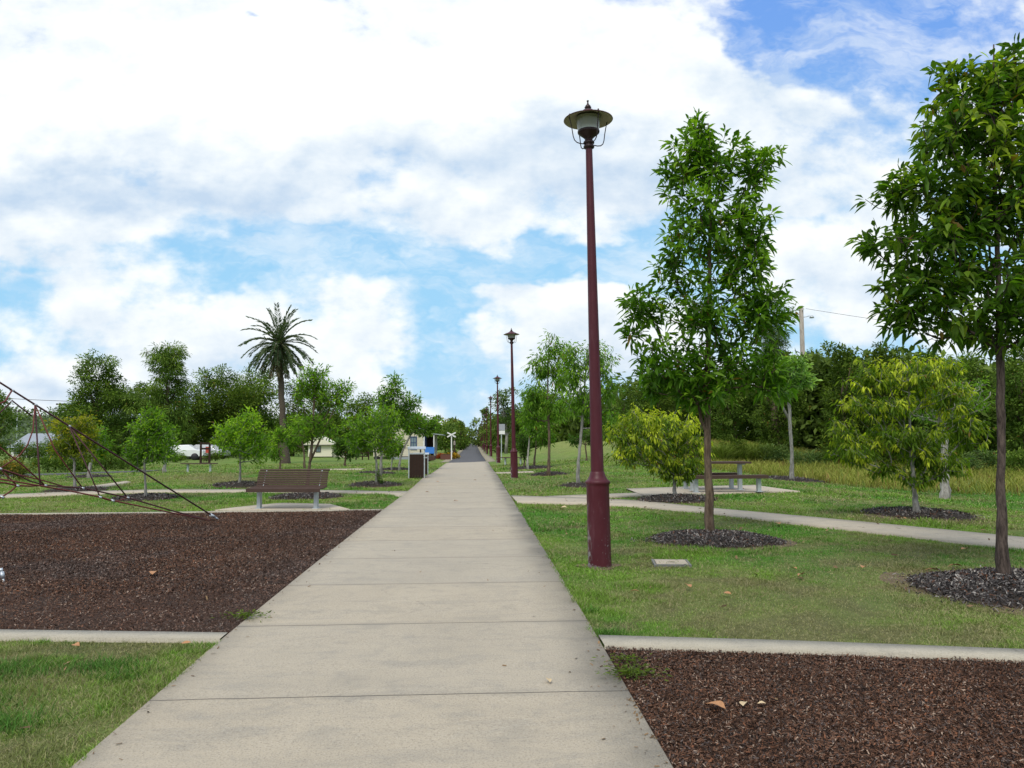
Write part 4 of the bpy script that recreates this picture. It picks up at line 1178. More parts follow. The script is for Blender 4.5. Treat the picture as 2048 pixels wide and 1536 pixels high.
# worn earth round the foot of the nearest lamp
V = []; k = 24
for j in range(k):
    a = 2 * math.pi * j / k; q = .24 + .06 * math.sin(3 * a); x = 1.49 + q * math.cos(a); y = 9.36 + q * math.sin(a) * .9; V.append((x, y, Tz(x, y) + .006))
o = mk('bare_soil', V, [tuple(range(k))], M_soil); o['kind'] = 'structure'

# ------------------------------------------------------------------ benches
def bench_back(label, loc, rz):
    root = thing('park_bench', loc, rz, label, 'bench')
    W = 1.62
    s = MB()
    for i in range(7):
        y = -.24 + i * .068; z = .435 - .012 * math.sin(i / 6 * 3.14) + (.004 * i)
        s.box((0, y, z), (W, .056, .026))
    s.box((0, -.283, .405), (W, .024, .075))
    s.build('seat', M_slat, root, .004)
    b = MB()
    for i in range(8):
        t = i / 7; y = .235 + .10 * t + .05 * t * t + (.05 if i == 7 else 0); z = .475 + .335 * t
        M = Matrix.Translation((0, y, z)) @ Matrix.Rotation(-rad(16 + 26 * t * t), 4, 'X')
        b.box((0, 0, 0), (W - .04, .024, .040), M)
    b.build('backrest', M_slat, root, .003)
    for sx in (-1, 1):
        x = sx * (W / 2 - .18)
        l = MB()
        l.box((x, .02, .20), (.075, .12, .40)); l.box((x, .02, .006), (.13, .2, .012))
        l.build('leg', M_galv, root, .004)
        f = MB()
        f.box((x, -.02, .405), (.05, .50, .030))
        f.tube([(x, .20, .41), (x, .27, .55), (x, .33, .68), (x, .41, .80)], .014, 6)
        f.build('bracket', M_galv, root)
    return root
p = at(574, 1017, 17.35)
bench_back('dark brown slatted bench with curved back and grey legs beside the mulch pit', (p.x + .03, 17.25, Tz(p.x, 17.25) + .04), rad(-7))

def flat_bench(label, px, py, L, rz, h=.45, name='park_bench', z=0.0):
    p = G(px, py); root = thing(name, (p.x, p.y, p.z + z), rz, label, 'bench')
    s = MB()
    for i in range(4): s.box((0, -.17 + i * .113, h - .02), (L, .095, .045))
    s.build('seat', M_slat, root, .004)
    for sx in (-1, 1):
        l = MB(); l.box((sx * (L / 2 - .32), 0, (h - .045) / 2), (.09, .10, h - .045)); l.box((sx * (L / 2 - .32), 0, h - .052), (.06, .36, .02)); l.build('leg', M_galv, root, .003)
    return root
flat_bench('backless slatted bench on the left lawn in front of the play frame', 398, 944, 1.75, rad(4))
flat_bench('backless bench in front of the brown planter by the far path', 903, 908.5, 2.0, rad(70))
flat_bench('low dark bench half hidden behind the second lamp', 1026, 930, 1.6, rad(-25))

def picnic():
    p = G(1440, 983)
    root = thing('picnic_table', (p.x, p.y, p.z + .034), rad(2), 'slatted picnic table on grey steel posts behind the tall leafy trunk', 'picnic table')
    t = MB()
    for i in range(6): t.box((-.1, -.33 + i * .132, .775), (1.75, .115, .05))
    t.build('tabletop', M_slat, root, .004)
    for sx in (-1, 1):
        l = MB(); l.box((-.1 + sx * .68, 0, .375), (.10, .12, .75)); l.box((-.1 + sx * .68, 0, .735), (.06, .7, .03)); l.box((-.1 + sx * .68, 0, .008), (.18, .2, .016)); l.build('leg', M_galv, root, .003)
    for sy, lb in ((-1, 'near backless bench of the picnic set, its full length showing'), (1, 'far backless bench behind the picnic table')):
        L = 2.15 if sy < 0 else 1.75
        q = thing('picnic_bench', (p.x + (-.02 if sy < 0 else -.1), p.y + sy * .72, p.z + .034), rad(2), lb, 'bench', 'benches of the picnic set')
        s = MB()
        for i in range(3): s.box((0, -.125 + i * .125, .43), (L, .11, .05))
        s.box((0, -.19, .41), (L, .02, .09)); s.build('seat', M_slat, q, .004)
        for sx in (-1, 1):
            l = MB(); l.box((sx * (L / 2 - .20), 0, .20), (.10, .12, .40)); l.box((sx * (L / 2 - .20), 0, .006), (.17, .19, .012)); l.build('leg', M_galv, q, .003)
picnic()

# ------------------------------------------------------------------ bins
def bin_(label, X, Y, rz):
    root = thing('litter_bin', (X, Y, Tz(X, Y)), rz, label, 'litter bin', 'litter bins beside the path')
    w, d = .62, .62
    for (n_, c, s_) in (('front', (0, -d / 2 + .02, .46), (w - .07, .02, .88)), ('back', (0, d / 2 - .02, .46), (w - .07, .02, .88))):
        m = MB()
        for i in range(5): m.box((-(w - .09) / 2 + (i + .5) * (w - .09) / 5, c[1], .47), ((w - .09) / 5 - .008, .02, .86))
        m.build('panel', M_darkwood, root)
    for sx in (-1, 1):
        m = MB()
        for i in range(5): m.box((sx * (w / 2 - .02), -(d - .09) / 2 + (i + .5) * (d - .09) / 5, .47), (.02, (d - .09) / 5 - .008, .86))
        m.build('panel', M_darkwood, root)
    f = MB()
    for sx in (-1, 1):
        for sy in (-1, 1): f.box((sx * (w / 2 - .018), sy * (d / 2 - .018), .545), (.04, .04, 1.09))
    for sy in (-1, 1): f.box((0, sy * (d / 2 - .018), .925), (w - .076, .034, .04))
    for sx in (-1, 1): f.box((sx * (w / 2 - .018), 0, .925), (.034, d - .076, .04))
    f.build('frame', M_galv, root, .003)
    r = MB(); n = 10; vs = []; fs = []
    for k in range(n + 1):
        t = k / n; y = -d / 2 - .04 + (d + .08) * t; z = 1.09 + .085 * math.sin(math.pi * t) + .0 * t
        for zz in (z, z + .02): vs += [(-w / 2 - .03, y, zz), (w / 2 + .03, y, zz)]
    for k in range(n):
        a = 4 * k; b_ = 4 * (k + 1); fs += [(a, b_, b_ + 1, a + 1), (a + 2, a + 3, b_ + 3, b_ + 2), (a, a + 2, b_ + 2, b_), (a + 1, b_ + 1, b_ + 3, a + 3)]
    fs += [(0, 1, 3, 2), (4 * n, 4 * n + 2, 4 * n + 3, 4 * n + 1)]
    r.add(vs, fs, False); r.build('roof', M_alu, root)
    i_ = MB(); i_.box((0, 0, .5), (w - .12, d - .12, .78)); i_.build('liner', M_black, root)
    return root
p = G(832, 957)
bin_('dark brown slatted bin with pale curved roof left of the path', p.x, p.y + .3, rad(4))
b2 = bin_('second brown bin standing half hidden right behind the nearer one', p.x - .12, p.y + 4.6, rad(4)); b2.scale = (1, 1, .80)

# ------------------------------------------------------------------ pit lid, fallen leaves
p0 = G(1342, 1128.5)
lid = thing('pit_lid', (p0.x, p0.y, p0.z), rad(-8), 'square pale concrete pit lid in the grass right of the nearest lamp', 'pit lid')
m = MB(); m.box((0, 0, .018), (.37, .33, .03)); m.build('lid', M_conc, lid, .004)
m = MB()
for sx in (-1, 1): m.box((sx * .205, 0, .012), (.026, .44, .035))
for sy in (-1, 1): m.box((0, sy * .188, .012), (.384, .03, .035))
m.build('frame', simple('grey_frame', (.16, .16, .15), .8), lid, .003)
m = MB(); m.box((0, -.04, .0335), (.09, .02, .004)); m.build('lifting_slot', M_black, lid)

def fallen(px, py, s, label, mt, seed):
    r = random.Random(seed); p = G(px, py); n = 7
    a0 = r.uniform(0, 6.28); mb = MB(); vs = []; fs = []
    for i in range(n):
        t = i / (n - 1); w = math.sin(math.pi * min(t * 1.05, 1)) * .26 + .01; cz = .02 + .10 * math.sin(t * 3.1 + r.uniform(-.3, .3))
        c = (t - .5); bend = .18 * math.sin(t * 2.5)
        vs += [(c * s, (bend + w) * s, (cz + .12 * w) * s), (c * s, bend * s, cz * s - .002), (c * s, (bend - w) * s, (cz + .30 * w) * s)]
    for i in range(n - 1):
        b = 3 * i; fs += [(b, b + 1, b + 4, b + 3), (b + 1, b + 2, b + 5, b + 4)]
    M = Matrix.Translation((p.x, p.y, p.z + .045)) @ Matrix.Rotation(a0, 4, 'Z') @ Matrix.Rotation(r.uniform(-.2, .5), 4, 'X')
    mb.add(vs, fs, True, M); o = mb.build('fallen_leaf', mt)
    tag(o, label, 'fallen leaf', 'fallen dry leaves')
FL = [(1430, 1431, .13, 'orange brown curled leaf lying on the right mulch', 0), (1493, 1425, .09, 'pale narrow leaf right of the orange one on the mulch', 1), (1524, 1424, .05, 'tiny pale leaf right of the narrow one on the mulch', 1),
      (312, 1155, .17, 'pale brown leaf alone on the left mulch pit', 0), (1100, 1376, .07, 'small yellow leaf on the dark joint of the path', 1), (1600, 1160, .15, 'orange leaf on the lawn right of the pit lid', 0), (1587, 1145, .09, 'smaller leaf behind the orange one on the lawn', 0),
      (1456, 1196, .09, 'curled leaf on the dry patch of the right lawn', 0), (1380, 1182, .12, 'brown leaf on the lawn below the pit lid', 0), (1270, 1192, .09, 'brown leaf nearest the path on the right lawn', 0),
      (1927, 1106, .16, 'brown leaf near the side path, left of the rough trunk', 0), (1865, 1150, .16, 'round brown leaf touching the back of the big mulch bed', 0), (1910, 1141, .16, 'flat red brown leaf behind the big mulch bed', 0), (1807, 1042, .16, 'orange leaf at the front of the mulch bed beyond the side path', 0), (1730, 1143, .12, 'small brown leaf by the bare earth left of the big bed', 0),
      (1128, 1020, .14, 'pale leaf on the lawn between the two nearest lamps', 1), (155, 1302, .09, 'brown leaf by the kerb in the near left grass', 0), (372, 1298, .07, 'small brown leaf by the kerb near the path', 0), (1560, 1053, .16, 'brown leaf on the grass before the side path', 0)]
for i, f in enumerate(FL): fallen(f[0], f[1], f[2], f[3], M_leafpale if f[4] else M_leafdry, i)
for i, (px, py) in enumerate([(855, 988), (912, 1006), (970, 953), (950, 963), (875, 966)]):
    fallen(px, py, .12, ['dark leaf on the path beside the left side path', 'dark leaf in the middle of the path', 'small dark speck of leaf far along the path by the right edge', 'dark leaf on the path level with the second lamp', 'dark leaf on the path near its left edge by the bin'][i], M_leafdry, 40 + i)

# ------------------------------------------------------------------ climbing net
def net():
    root = thing('climbing_net', (-8.0, 11.4, Tz(-8, 11.4)), 0, 'maroon rope climbing pyramid anchored in the left mulch pit', 'climbing net')
    O = Vector(root.location)
    A1 = G(440, 1041); A2 = G(8, 1167)
    top = Vector((-8.0, 11.4, 3.25))
    def onmain(px):   # point on the main stay that shows at px
        best = None
        for k in range(2001):
            t = k / 2000; q = A1.lerp(top, t); d = RM.to_3x3().inverted() @ (q - EYE); x = 1024 - d.x / d.z * FPX
            if best is None or abs(x - px) < best[0]: best = (abs(x - px), q)
        return best[1]
    def Q(px, py, dy=0.0): return at(px, py, 12.0 + (14.5 - 12.0) * px / 440 - dy)
    def rope(name, pts, r=.011, mt=None, n=7):
        m = MB(); m.tube([Vector(q) - O for q in pts], r, n); return m.build(name, mt or M_ropedark, root)
    def sag(a, b, d, n=8, side=0.0):
        return [a.lerp(b, i / n) + Vector((side, 0, -d)) * math.sin(math.pi * i / n) for i in range(n + 1)]
    m = MB(); m.tube([Vector((0, 0, -.1)), top - O + Vector((0, 0, .15))], .07, 16); m.build('mast', M_galv, root)
    N1, N2, N3 = onmain(138), onmain(70), onmain(24)
    rope('main_stay', [A1, N1, N2, N3, top], .0145)
    m = MB(); d = (N1 - A1).normalized(); a = A1 + d * .04
    m.tube([a - O, a + d * .09 - O], .018, 10); m.tube([a + d * .09 - O, a + d * .2 - O], .028, 10); m.tube([A1 - Vector((0, 0, .05)) - O, a - O], .012, 8); m.build('turnbuckle', M_alu, root)
    P1, P2, P3, P4, P5, P6, P7 = Q(255, 995), Q(165, 976), Q(90, 970.5), Q(34, 971), Q(200, 994, .4), Q(80, 971.5, .4), Q(225, 1001, .45)
    g1 = Q(420, 1041); g2_ = Q(395, 1040, .1)
    rope('lower_rope', [g1, Q(350, 1023), P1, P2, P3], .0125)
    rope('lower_rope', [g1, Q(345, 1026, .3), P7, P5, Q(140, 982, .4), P6, Q(0, 958, .5)], .0115, M_rope)
    rope('net_rope', [N1, P1]); rope('net_rope', [N1, P5], .010); rope('net_rope', [N2, P6], .012)
    rope('net_rope', [N2, Q(110, 900), P2], .010, M_rope)
    rope('net_rope', [P1] + sag(P1, P5, .06)[1:], .009, M_rope)
    C = Q(0, 937)
    cur = [N2, Q(66, 860), Q(55, 890), Q(40, 910), Q(18, 925), C]
    rope('net_rope', cur, .010, M_rope)
    rope('net_rope', [N3, Q(10, 803), Q(-8, 810), Q(-40, 818)], .013, M_rope)
    rope('net_rope', [Q(64, 832), Q(48, 820), Q(24, 801), Q(14, 812), Q(-3, 828), Q(-30, 850)], .011)
    rope('net_rope', [Q(-30, 875), Q(0, 895), Q(45, 930), P3], .011, M_rope)
    rope('net_rope', [C, Q(18, 955), P4], .010, M_rope)
    rope('net_rope', [C, Q(40, 950), Q(90, 962), Q(125, 972)], .010, M_rope)
    rope('net_rope', [C, Q(30, 947), Q(60, 962), P3], .010)
    rope('net_rope', [P3, Q(60, 972), P4, Q(12, 966), Q(-20, 963)], .013, M_rope)
    rope('net_rope', [P4, Q(22, 982), Q(4, 994), Q(-10, 1000)], .012, M_rope)
    rope('net_rope', [Q(-30, 930), Q(0, 938), Q(30, 948)], .010)
    top2 = top
    rope('side_stay', [A2 + Vector((-.10, .05, .30)), A2.lerp(top2, .25) , top2], .020, M_rope)
    m = MB(); d2 = (Vector((-.10, .05, .30))).normalized(); m.tube([A2 - O, A2 + d2 * .06 - O], .011, 10); m.tube([A2 + d2 * .06 - O, A2 + d2 * .13 - O], .022, 12); m.tube([A2 + d2 * .13 - O, A2 + d2 * .17 - O], .016, 10); m.build('turnbuckle', M_alu, root)
    for A3 in (Vector((-11.3, 8.3, .08)), Vector((-11.1, 14.6, .1))): rope('main_stay', [A3, top], .0145)
    for q in (N1, N2, N3, P1, P2, P3, P4, P5, P7, C, Q(4, 994)):
        m = MB(); e = q - O; m.tube([e - Vector((.03, 0, -.012)), e + Vector((.03, 0, -.012))], .017, 8); m.build('clamp', M_alu, root)
net()

# ------------------------------------------------------------------ buildings and small things far off
def wallbox(name, x0, x1, y0, y1, z0, z1, mt, root, bevel=0):
    m = MB(); m.box(((x0 + x1) / 2, (y0 + y1) / 2, (z0 + z1) / 2), (x1 - x0, y1 - y0, z1 - z0)); return m.build(name, mt, root, bevel)

def window(root, x, z, w, h, y, frame=M_navy):
    f = MB(); t = .07
    f.box((x, y - .03, z + h / 2), (w + t, .06, t)); f.box((x, y - .03, z - h / 2), (w + t, .06, t))
    for s in (-1, 1): f.box((x + s * w / 2, y - .03, z), (t, .06, h - t))
    f.box((x, y - .02, z), (.03, .03, h - t)); f.box((x, y - .021, z + .05), (w - t, .028, .035))
    fo = f.build('window', frame, root)
    g = MB(); g.box((x, y - .006, z), (w - t, .01, h - t)); g.build('pane', M_window, fo)

def station():
    Y0 = 72.0; s = Y0 / FPX; c = at(848, 912, Y0); z0 = Tz(c.x, Y0)
    root = thing('station_house', (c.x, Y0, z0), 0, 'cream weatherboard station house with tall sash window and verandah', 'house')
    W = 4.6; Hh = 2.45
    m = MB(); pk = 3.55; e = .0
    m.add([(-W, 0, .25), (0, 0, .25), (0, 0, Hh), (-W / 2, 0, pk), (-W, 0, Hh), (-W, 7, .25), (0, 7, .25), (0, 7, Hh), (-W / 2, 7, pk), (-W, 7, Hh)],
          [(0, 1, 2, 3, 4), (9, 8, 7, 6, 5), (1, 6, 7, 2), (5, 0, 4, 9)]); m.build('wall', M_cream, root)
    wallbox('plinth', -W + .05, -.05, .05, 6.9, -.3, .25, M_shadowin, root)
    m = MB()
    for sg in (-1, 1):
        a = Vector((-W / 2, 0, pk + .06)); b = Vector((-W / 2 + sg * (W / 2 + .35), 0, Hh - .10))
        for th in (0,):
            m.add([(a.x, -.3, a.z), (b.x, -.3, b.z), (b.x, 7.3, b.z), (a.x, 7.3, a.z), (a.x, -.3, a.z + .07), (b.x, -.3, b.z + .07), (b.x, 7.3, b.z + .07), (a.x, 7.3, a.z + .07)],
                  [(0, 1, 2, 3), (7, 6, 5, 4), (0, 4, 5, 1), (2, 6, 7, 3), (1, 5, 6, 2), (0, 3, 7, 4)])
    m.build('roof', M_roof, root)
    wallbox('corner_board', -.07, .06, -.05, .0, .25, Hh - .02, M_white, root)
    window(root, -.95, 1.45, .52, 1.15, 0)
    window(root, -3.2, 1.45, .52, 1.15, 0)
    # verandah on the right side
    m = MB(); m.add([(.02, .4, 2.35), (1.75, .4, 2.15), (1.75, 6, 2.15), (.02, 6, 2.35), (.02, .4, 2.43), (1.75, .4, 2.23), (1.75, 6, 2.23), (.02, 6, 2.43)],
                    [(0, 1, 2, 3), (7, 6, 5, 4), (0, 4, 5, 1), (2, 6, 7, 3), (1, 5, 6, 2), (0, 3, 7, 4)]); m.build('verandah_roof', M_roof, root)
    for y in (.5, 3.2, 5.8): wallbox('post', .82, .92, y, y + .1, .2, 2.2, M_white, root)
    wallbox('verandah_floor', .03, 1.7, .45, 5.9, .05, .22, M_darkwood, root)
    wallbox('door', .02, .75, 2.6, 2.7, .23, 2.05, M_darkwood, root)
    wallbox('side_wall', .02, .14, .42, 2.58, .23, 2.3, M_navy, root)
    # handrail in front
    m = MB()
    for x in (-3.2, -1.95, -.25): m.box((x, -1.0, .62), (.13, .13, 1.0))
    m.box((-1.7, -1.0, 1.03), (3.0, .04, .04)); m.build('railing', M_darkwood, root)
    wallbox('platform', -2.9, 0, -1.1, -.08, -.1, .2, M_roof, root)
    # blue kiosk board
    k = thing('notice_panel', (c.x + .56, Y0 - .9, z0), 0, 'bright blue panel standing in front of the station verandah', 'panel')
    m = MB(); m.box((0, 0, .80), (.86, .08, .58)); m.build('board', M_blue, k)
    for sx in (-1, 1): wallbox('post', sx * .36 - .04, sx * .36 + .04, .05, .12, -.05, .7, M_navy, k)
    return root
station()

def hut():
    Y0 = 82.0; c = at(616, 912, Y0); z0 = Tz(c.x, Y0)
    root = thing('small_hut', (c.x, Y0, z0), 0, 'small cream hut with gabled roof beyond the bench', 'hut')
    W = 2.45; H = 1.30
    wallbox('wall', 0, W, 0, 3, .1, H, M_creamflat, root); wallbox('stump', .05, W - .05, .1, 2.9, -.3, .1, M_shadowin, root)
    m = MB(); m.add([(-.5, -.3, H), (W + .2, -.3, H), (W / 2 - .15, -.3, H + .95), (-.5, 3.3, H), (W + .2, 3.3, H), (W / 2 - .15, 3.3, H + .95)], [(0, 1, 2), (5, 4, 3), (0, 2, 5, 3), (1, 4, 5, 2), (0, 3, 4, 1)]); m.build('roof', M_creamflat, root)
    wallbox('fascia', -.5, W + .2, -.34, -.305, H - .05, H + .03, M_roofd, root)
    window(root, 1.05, .86, .45, .55, 0, M_roofd)
    wallbox('meter_box', .12, .42, -.1, -.003, .55, .9, M_white, root)
    wallbox('annexe', W + .003, W + 1.7, .6, 3, .0, 1.15, M_creamflat, root)
    m = MB(); m.add([(W, .2, 1.3), (W + 2, .2, 1.05), (W + 2, 3.2, 1.05), (W, 3.2, 1.3), (W, .2, 1.38), (W + 2, .2, 1.13), (W + 2, 3.2, 1.13), (W, 3.2, 1.38)], [(0, 1, 2, 3), (7, 6, 5, 4), (0, 4, 5, 1), (2, 6, 7, 3), (1, 5, 6, 2), (0, 3, 7, 4)]); m.build('annexe_roof', M_roofd, root)
    window(root, W + .5, .7, .4, .5, .6, M_roofd)
hut()

def crossing_sign():
    p = at(903, 904, 66); z0 = Tz(p.x, 66)
    root = thing('crossing_sign', (p.x, 66, z0), 0, 'white railway crossing cross on a pale post beside the far path', 'sign')
    zc = at(903, 869.5, 66).z - z0
    m = MB(); m.box((0, 0, zc / 2), (.09, .09, zc)); m.build('post', M_white, root)
    for a in (28, -28):
        m = MB(); m.box((0, 0, 0), (.80, .03, .115), Matrix.Translation((0, -.065 if a > 0 else -.10, zc)) @ Matrix.Rotation(rad(a), 4, 'Y')); m.build('arm', M_white, root)
crossing_sign()

def sign_board():
    Yd = 56; p = at(1003, 915, Yd); z0 = Tz(p.x, Yd)
    root = thing('park_sign', (p.x, Yd, z0), 0, 'grey and white rectangular sign behind the third lamp', 'sign')
    za, zb, zc = [at(1003, v, Yd).z - z0 for v in (848, 861, 868.5)]
    w = 14 * Yd / FPX
    wallbox('post', -.03, .03, .02, .08, -.1, za, M_galv, root)
    wallbox('upper_panel', -w / 2, w / 2, -.02, .0, zb + .02, za, simple('grey_panel', (.30, .31, .36), .5), root)
    wallbox('lower_panel', -w / 2, w / 2, -.02, .0, zc, zb - .01, M_white, root)
sign_board()

def block(name, label, cat, px, py, Yd, parts, rz=0):
    p = at(px, py, Yd); z0 = Tz(p.x, Yd)
    root = thing(name, (p.x, Yd, z0), rz, label, cat)
    for (nm, x0, x1, y0, y1, a, b, mt) in parts: wallbox(nm, x0, x1, y0, y1, a, b, mt, root, .01)
    return root
block('planter', 'brown timber planter box right of the station verandah', 'planter', 894, 904, 68, [('box', -.55, .35, -.3, .3, 0, .42, simple('rust_brown', (.12, .05, .035), .8)), ('soil', -.5, .3, -.25, .25, .42, .46, M_bed)])
block('planter', 'dark round cornered planter in front of the blue panel', 'planter', 858, 908, 62, [('box', -.5, .5, -.3, .3, 0.1, .42, simple('dark_brown', (.06, .03, .025), .8)), ('foot', -.1, .1, -.1, .1, 0, .1, M_black)])
bush(905, 903, 22, 13, 'yellow flowering plants in the timber planter', ((.10, .08, .015), (.30, .20, .02), (.60, .36, .03)), 351, Yd=69)
bush(884, 903, 16, 10, 'red leaved plants left of the timber planter', ((.08, .02, .012), (.25, .05, .02), (.42, .08, .03)), 352, Yd=70)
bush(924, 896, 16, 12, 'yellow green shrubs left of the asphalt path', LT, 353, Yd=150)
bush(901, 901, 20, 14, 'green shrub right behind the crossing sign', OL, 354, Yd=86)
bush(857, 905, 18, 12, 'reddish clipped bush in front of the station house', ((.05, .03, .02), (.10, .06, .03), (.12, .12, .04)), 355, Yd=64)
def totem(px, py, Yd, label, h1, h2):
    p = at(px, py, Yd); root = thing('carved_post', (p.x, Yd, Tz(p.x, Yd)), 0, label, 'post', 'carved posts by the asphalt path')
    m = MB(); m.lathe([(.12, 0), (.12, h1), (.07, h1 + .02), (.07, h2), (.0, h2 + .02)], 12); m.build('shaft', M_darkwood, root)
    m = MB(); m.lathe([(.10, h2 * .72), (.11, h2 * .8), (.08, h2 * .95), (0, h2 + .04)], 12); m.build('cap', M_pole, root)
totem(909, 903, 76, 'tall carved post at the left verge of the asphalt', .7, 1.7); totem(904, 906, 72, 'short carved post in front of the tall one', .35, .75)

def low_fence(px, py, Yd, L, n, label):
    p = at(px, py, Yd); root = thing('low_fence', (p.x, Yd, Tz(p.x, Yd)), 0, label, 'fence')
    r = MB(); r.box((L / 2, 0, .62), (L, .05, .08)); r.box((L / 2, 0, .3), (L, .05, .08)); r.build('rail', M_darkwood, root)
    for i in range(n): wallbox('post', L * i / (n - 1) - .05, L * i / (n - 1) + .05, .026, .126, -.1, .75, M_darkwood, root)
low_fence(712, 915, 70, 1.1, 3, 'short brown post and rail fence beneath the round tree')

def play_frame():
    Yd = 58; p = at(401, 930, Yd); z0 = Tz(p.x, Yd); root = thing('play_frame', (p.x, Yd, z0), 0, 'dark wooden play frame with two tall posts on the left lawn', 'play frame')
    w = 17 * Yd / FPX; h = at(401, 884, Yd).z - z0
    for x in (0, w):
        wallbox('post', x - .06, x + .06, -.06, .06, -.1, h, M_darkwood, root)
    wallbox('crossbeam', .06, w - .06, -.05, .05, h - .14, h - .04, M_darkwood, root)
    wallbox('roof_panel', .06, w - .06, -.04, .04, h - .55, h - .42, M_darkwood, root)
    wallbox('red_panel', w * .55, w - .06, -.03, .03, .8, 1.25, M_red, root)
    m = MB(); m.box((w / 2, 0, .42), (w - .12, .05, .05)); m.box((w / 2, 0, .08), (w - .12, .05, .05))
    for i in range(5): m.box((w * (i + 1) / 6, 0, .25), (.02, .03, .29))
    m.build('rail', M_darkwood, root)
play_frame()

def car(px, py, Yd, label, rz, mt):
    p = at(px, py, Yd); root = thing('parked_car', (p.x, Yd, Tz(p.x, Yd)), rz, label, 'car', 'cars parked beyond the left lawn')
    m = MB(); prof = [(-2.1, .35), (-2.12, .75), (-1.3, .92), (-.7, 1.38), (.75, 1.42), (1.45, .98), (2.05, .88), (2.1, .35)]
    vs = [(x, -.82 + (.12 if z > 1 else 0), z) for x, z in prof] + [(x, .82 - (.12 if z > 1 else 0), z) for x, z in prof]; n = len(prof)
    m.add(vs, [tuple(range(n)), tuple(reversed(range(n, 2 * n)))] + [(i, i + n, (i + 1) % n + n, (i + 1) % n) for i in range(n)]); m.build('body', mt, root, .05)
    for sy in (-1, 1):
        g = MB(); y = sy * .79; g.add([(-1.1, y, .97), (1.25, y, .97), (.68, y - sy * .07, 1.33), (-.66, y - sy * .07, 1.31)], [(0, 1, 2, 3) if sy < 0 else (3, 2, 1, 0)]); g.build('side_window', M_window, root)
        for x in (-1.35, 1.35):
            w = MB(); w.lathe([(0, -.1), (.31, -.1), (.33, -.06), (.33, .06), (.31, .1), (0, .1)], 20, M=Matrix.Translation((x, sy * .76, .32)) @ Matrix.Rotation(rad(90), 4, 'X')); w.build('wheel', M_black, root)
car(362, 922, 74, 'white car parked beyond the left lawn behind the trees', rad(8), M_carwhite)
car(412, 921, 78, 'silver white car half hidden by the play frame posts', rad(172), simple('silver_paint', (.5, .51, .53), .3, .3))

def shed(px, py, Yd, W, H, label, rz=0, rh=1.4, walls=M_white):
    p = at(px, py, Yd); z0 = Tz(p.x, Yd); root = thing('shed', (p.x, Yd, z0), rz, label, 'building')
    wallbox('wall', 0, W, 0, 8, -.2, H, walls, root)
    m = MB(); m.add([(-.4, -.4, H - .05), (W + .4, -.4, H - .05), (W + .4, 4, H + rh), (-.4, 4, H + rh), (-.4, 8.4, H - .05), (W + .4, 8.4, H - .05)], [(0, 1, 2, 3), (3, 2, 5, 4), (0, 3, 4), (1, 5, 2), (0, 4, 5, 1)]); m.build('roof', M_roof, root)
    for i in range(3):
        window(root, W * (i + .5) / 3, H * .55, W * .15, H * .32, 0, M_roofd)
shed(22, 915, 92, 4.0, 1.2, 'long shed with blue grey iron roof at the far left', 0, 1.6)
shed(240, 915, 100, 7.0, 1.3, 'pale low building glimpsed between the trunks on the left', 0, .9)
shed(380, 915, 104, 6.5, 1.8, 'white building behind the play frame', 0, .9)
shed(1935, 905, 52, 5.5, 4.4, 'shed with pale grey roof showing through trees at the right', 0, .7, M_roof)

# power pole with light and wire
def power_pole():
    Yd = 62; foot = at(1612, 905, Yd); tp = at(1602, 612, Yd); z0 = Tz(foot.x, Yd)
    root = thing('power_pole', (foot.x, Yd, z0), 0, 'leaning grey timber power pole above the trees on the right', 'power pole')
    t = tp - Vector((foot.x, Yd, z0))
    m = MB(); m.tube([(0, 0, -.3), (t.x * .5, 0, t.z * .5), (t.x, 0, t.z)], [.23, .20, .17], 14); m.build('pole', M_pole, root)
    m = MB(); a = Vector((t.x, 0, t.z - .95)); m.tube([a, a + Vector((.35, -.1, .05)), a + Vector((.62, -.15, .12))], .03, 8); m.build('lamp_arm', M_galv, root)
    m = MB(); b = a + Vector((.80, -.15, .06)); m.lathe([(0, .10), (.10, .08), (.17, -.02), (.19, -.12), (0, -.12)], 14, tuple(b)); m.build('floodlight', M_galv, root)
    m = MB(); m.box((t.x + .05, -.2, t.z - .35), (.08, .3, .08)); m.lathe([(0, 0), (.05, .02), (.05, .12), (0, .14)], 10, (t.x + .05, -.33, t.z - .33)); m.build('insulator', M_white, root)
    e = at(2300, 672, 58)
    c = bpy.data.objects
    w = MB(); A = Vector((foot.x + t.x + .3, Yd - .2, z0 + t.z - .25)); n = 30
    w.tube([A.lerp(e, i / n) - Vector((0, 0, 1.4)) * math.sin(math.pi * i / n) * .5 for i in range(n + 1)], .016, 4)
    tag(w.build('overhead_wire', M_wire), 'thin overhead wire running right from the leaning power pole', 'wire')
power_pole()
w = MB(); A = at(-200, 777, 100); B = at(150, 803, 100)
w.tube([A.lerp(B, i / 12) - Vector((0, 0, .25)) * math.sin(math.pi * i / 12) for i in range(13)], .04, 4)
tag(w.build('overhead_wire', M_wire), 'thin overhead wire in the sky behind the climbing net', 'wire')
def flood(px, top, Yd, label):
    p = at(px, 900, Yd); z0 = Tz(p.x, Yd); h = at(px, top, Yd).z - z0
    root = thing('floodlight_mast', (p.x, Yd, z0), 0, label, 'floodlight', 'floodlight masts beyond the park')
    m = MB(); m.tube([(0, 0, 0), (0, 0, h)], [.16, .09], 8); m.build('mast', M_galv, root)
    m = MB(); m.box((0, 0, h), (2.2, .12, .10)); m.build('crossbar', M_galv, root)
    for x in (-.95, -.32, .32, .95): m = MB(); m.box((x, -.18, h - .05), (.42, .22, .36)); m.build('floodlight', M_wire, root)
flood(120, 808, 190, 'floodlight mast left of the leftmost tall gum'); flood(32, 822, 230, 'smaller floodlight mast above the hill at the far left')

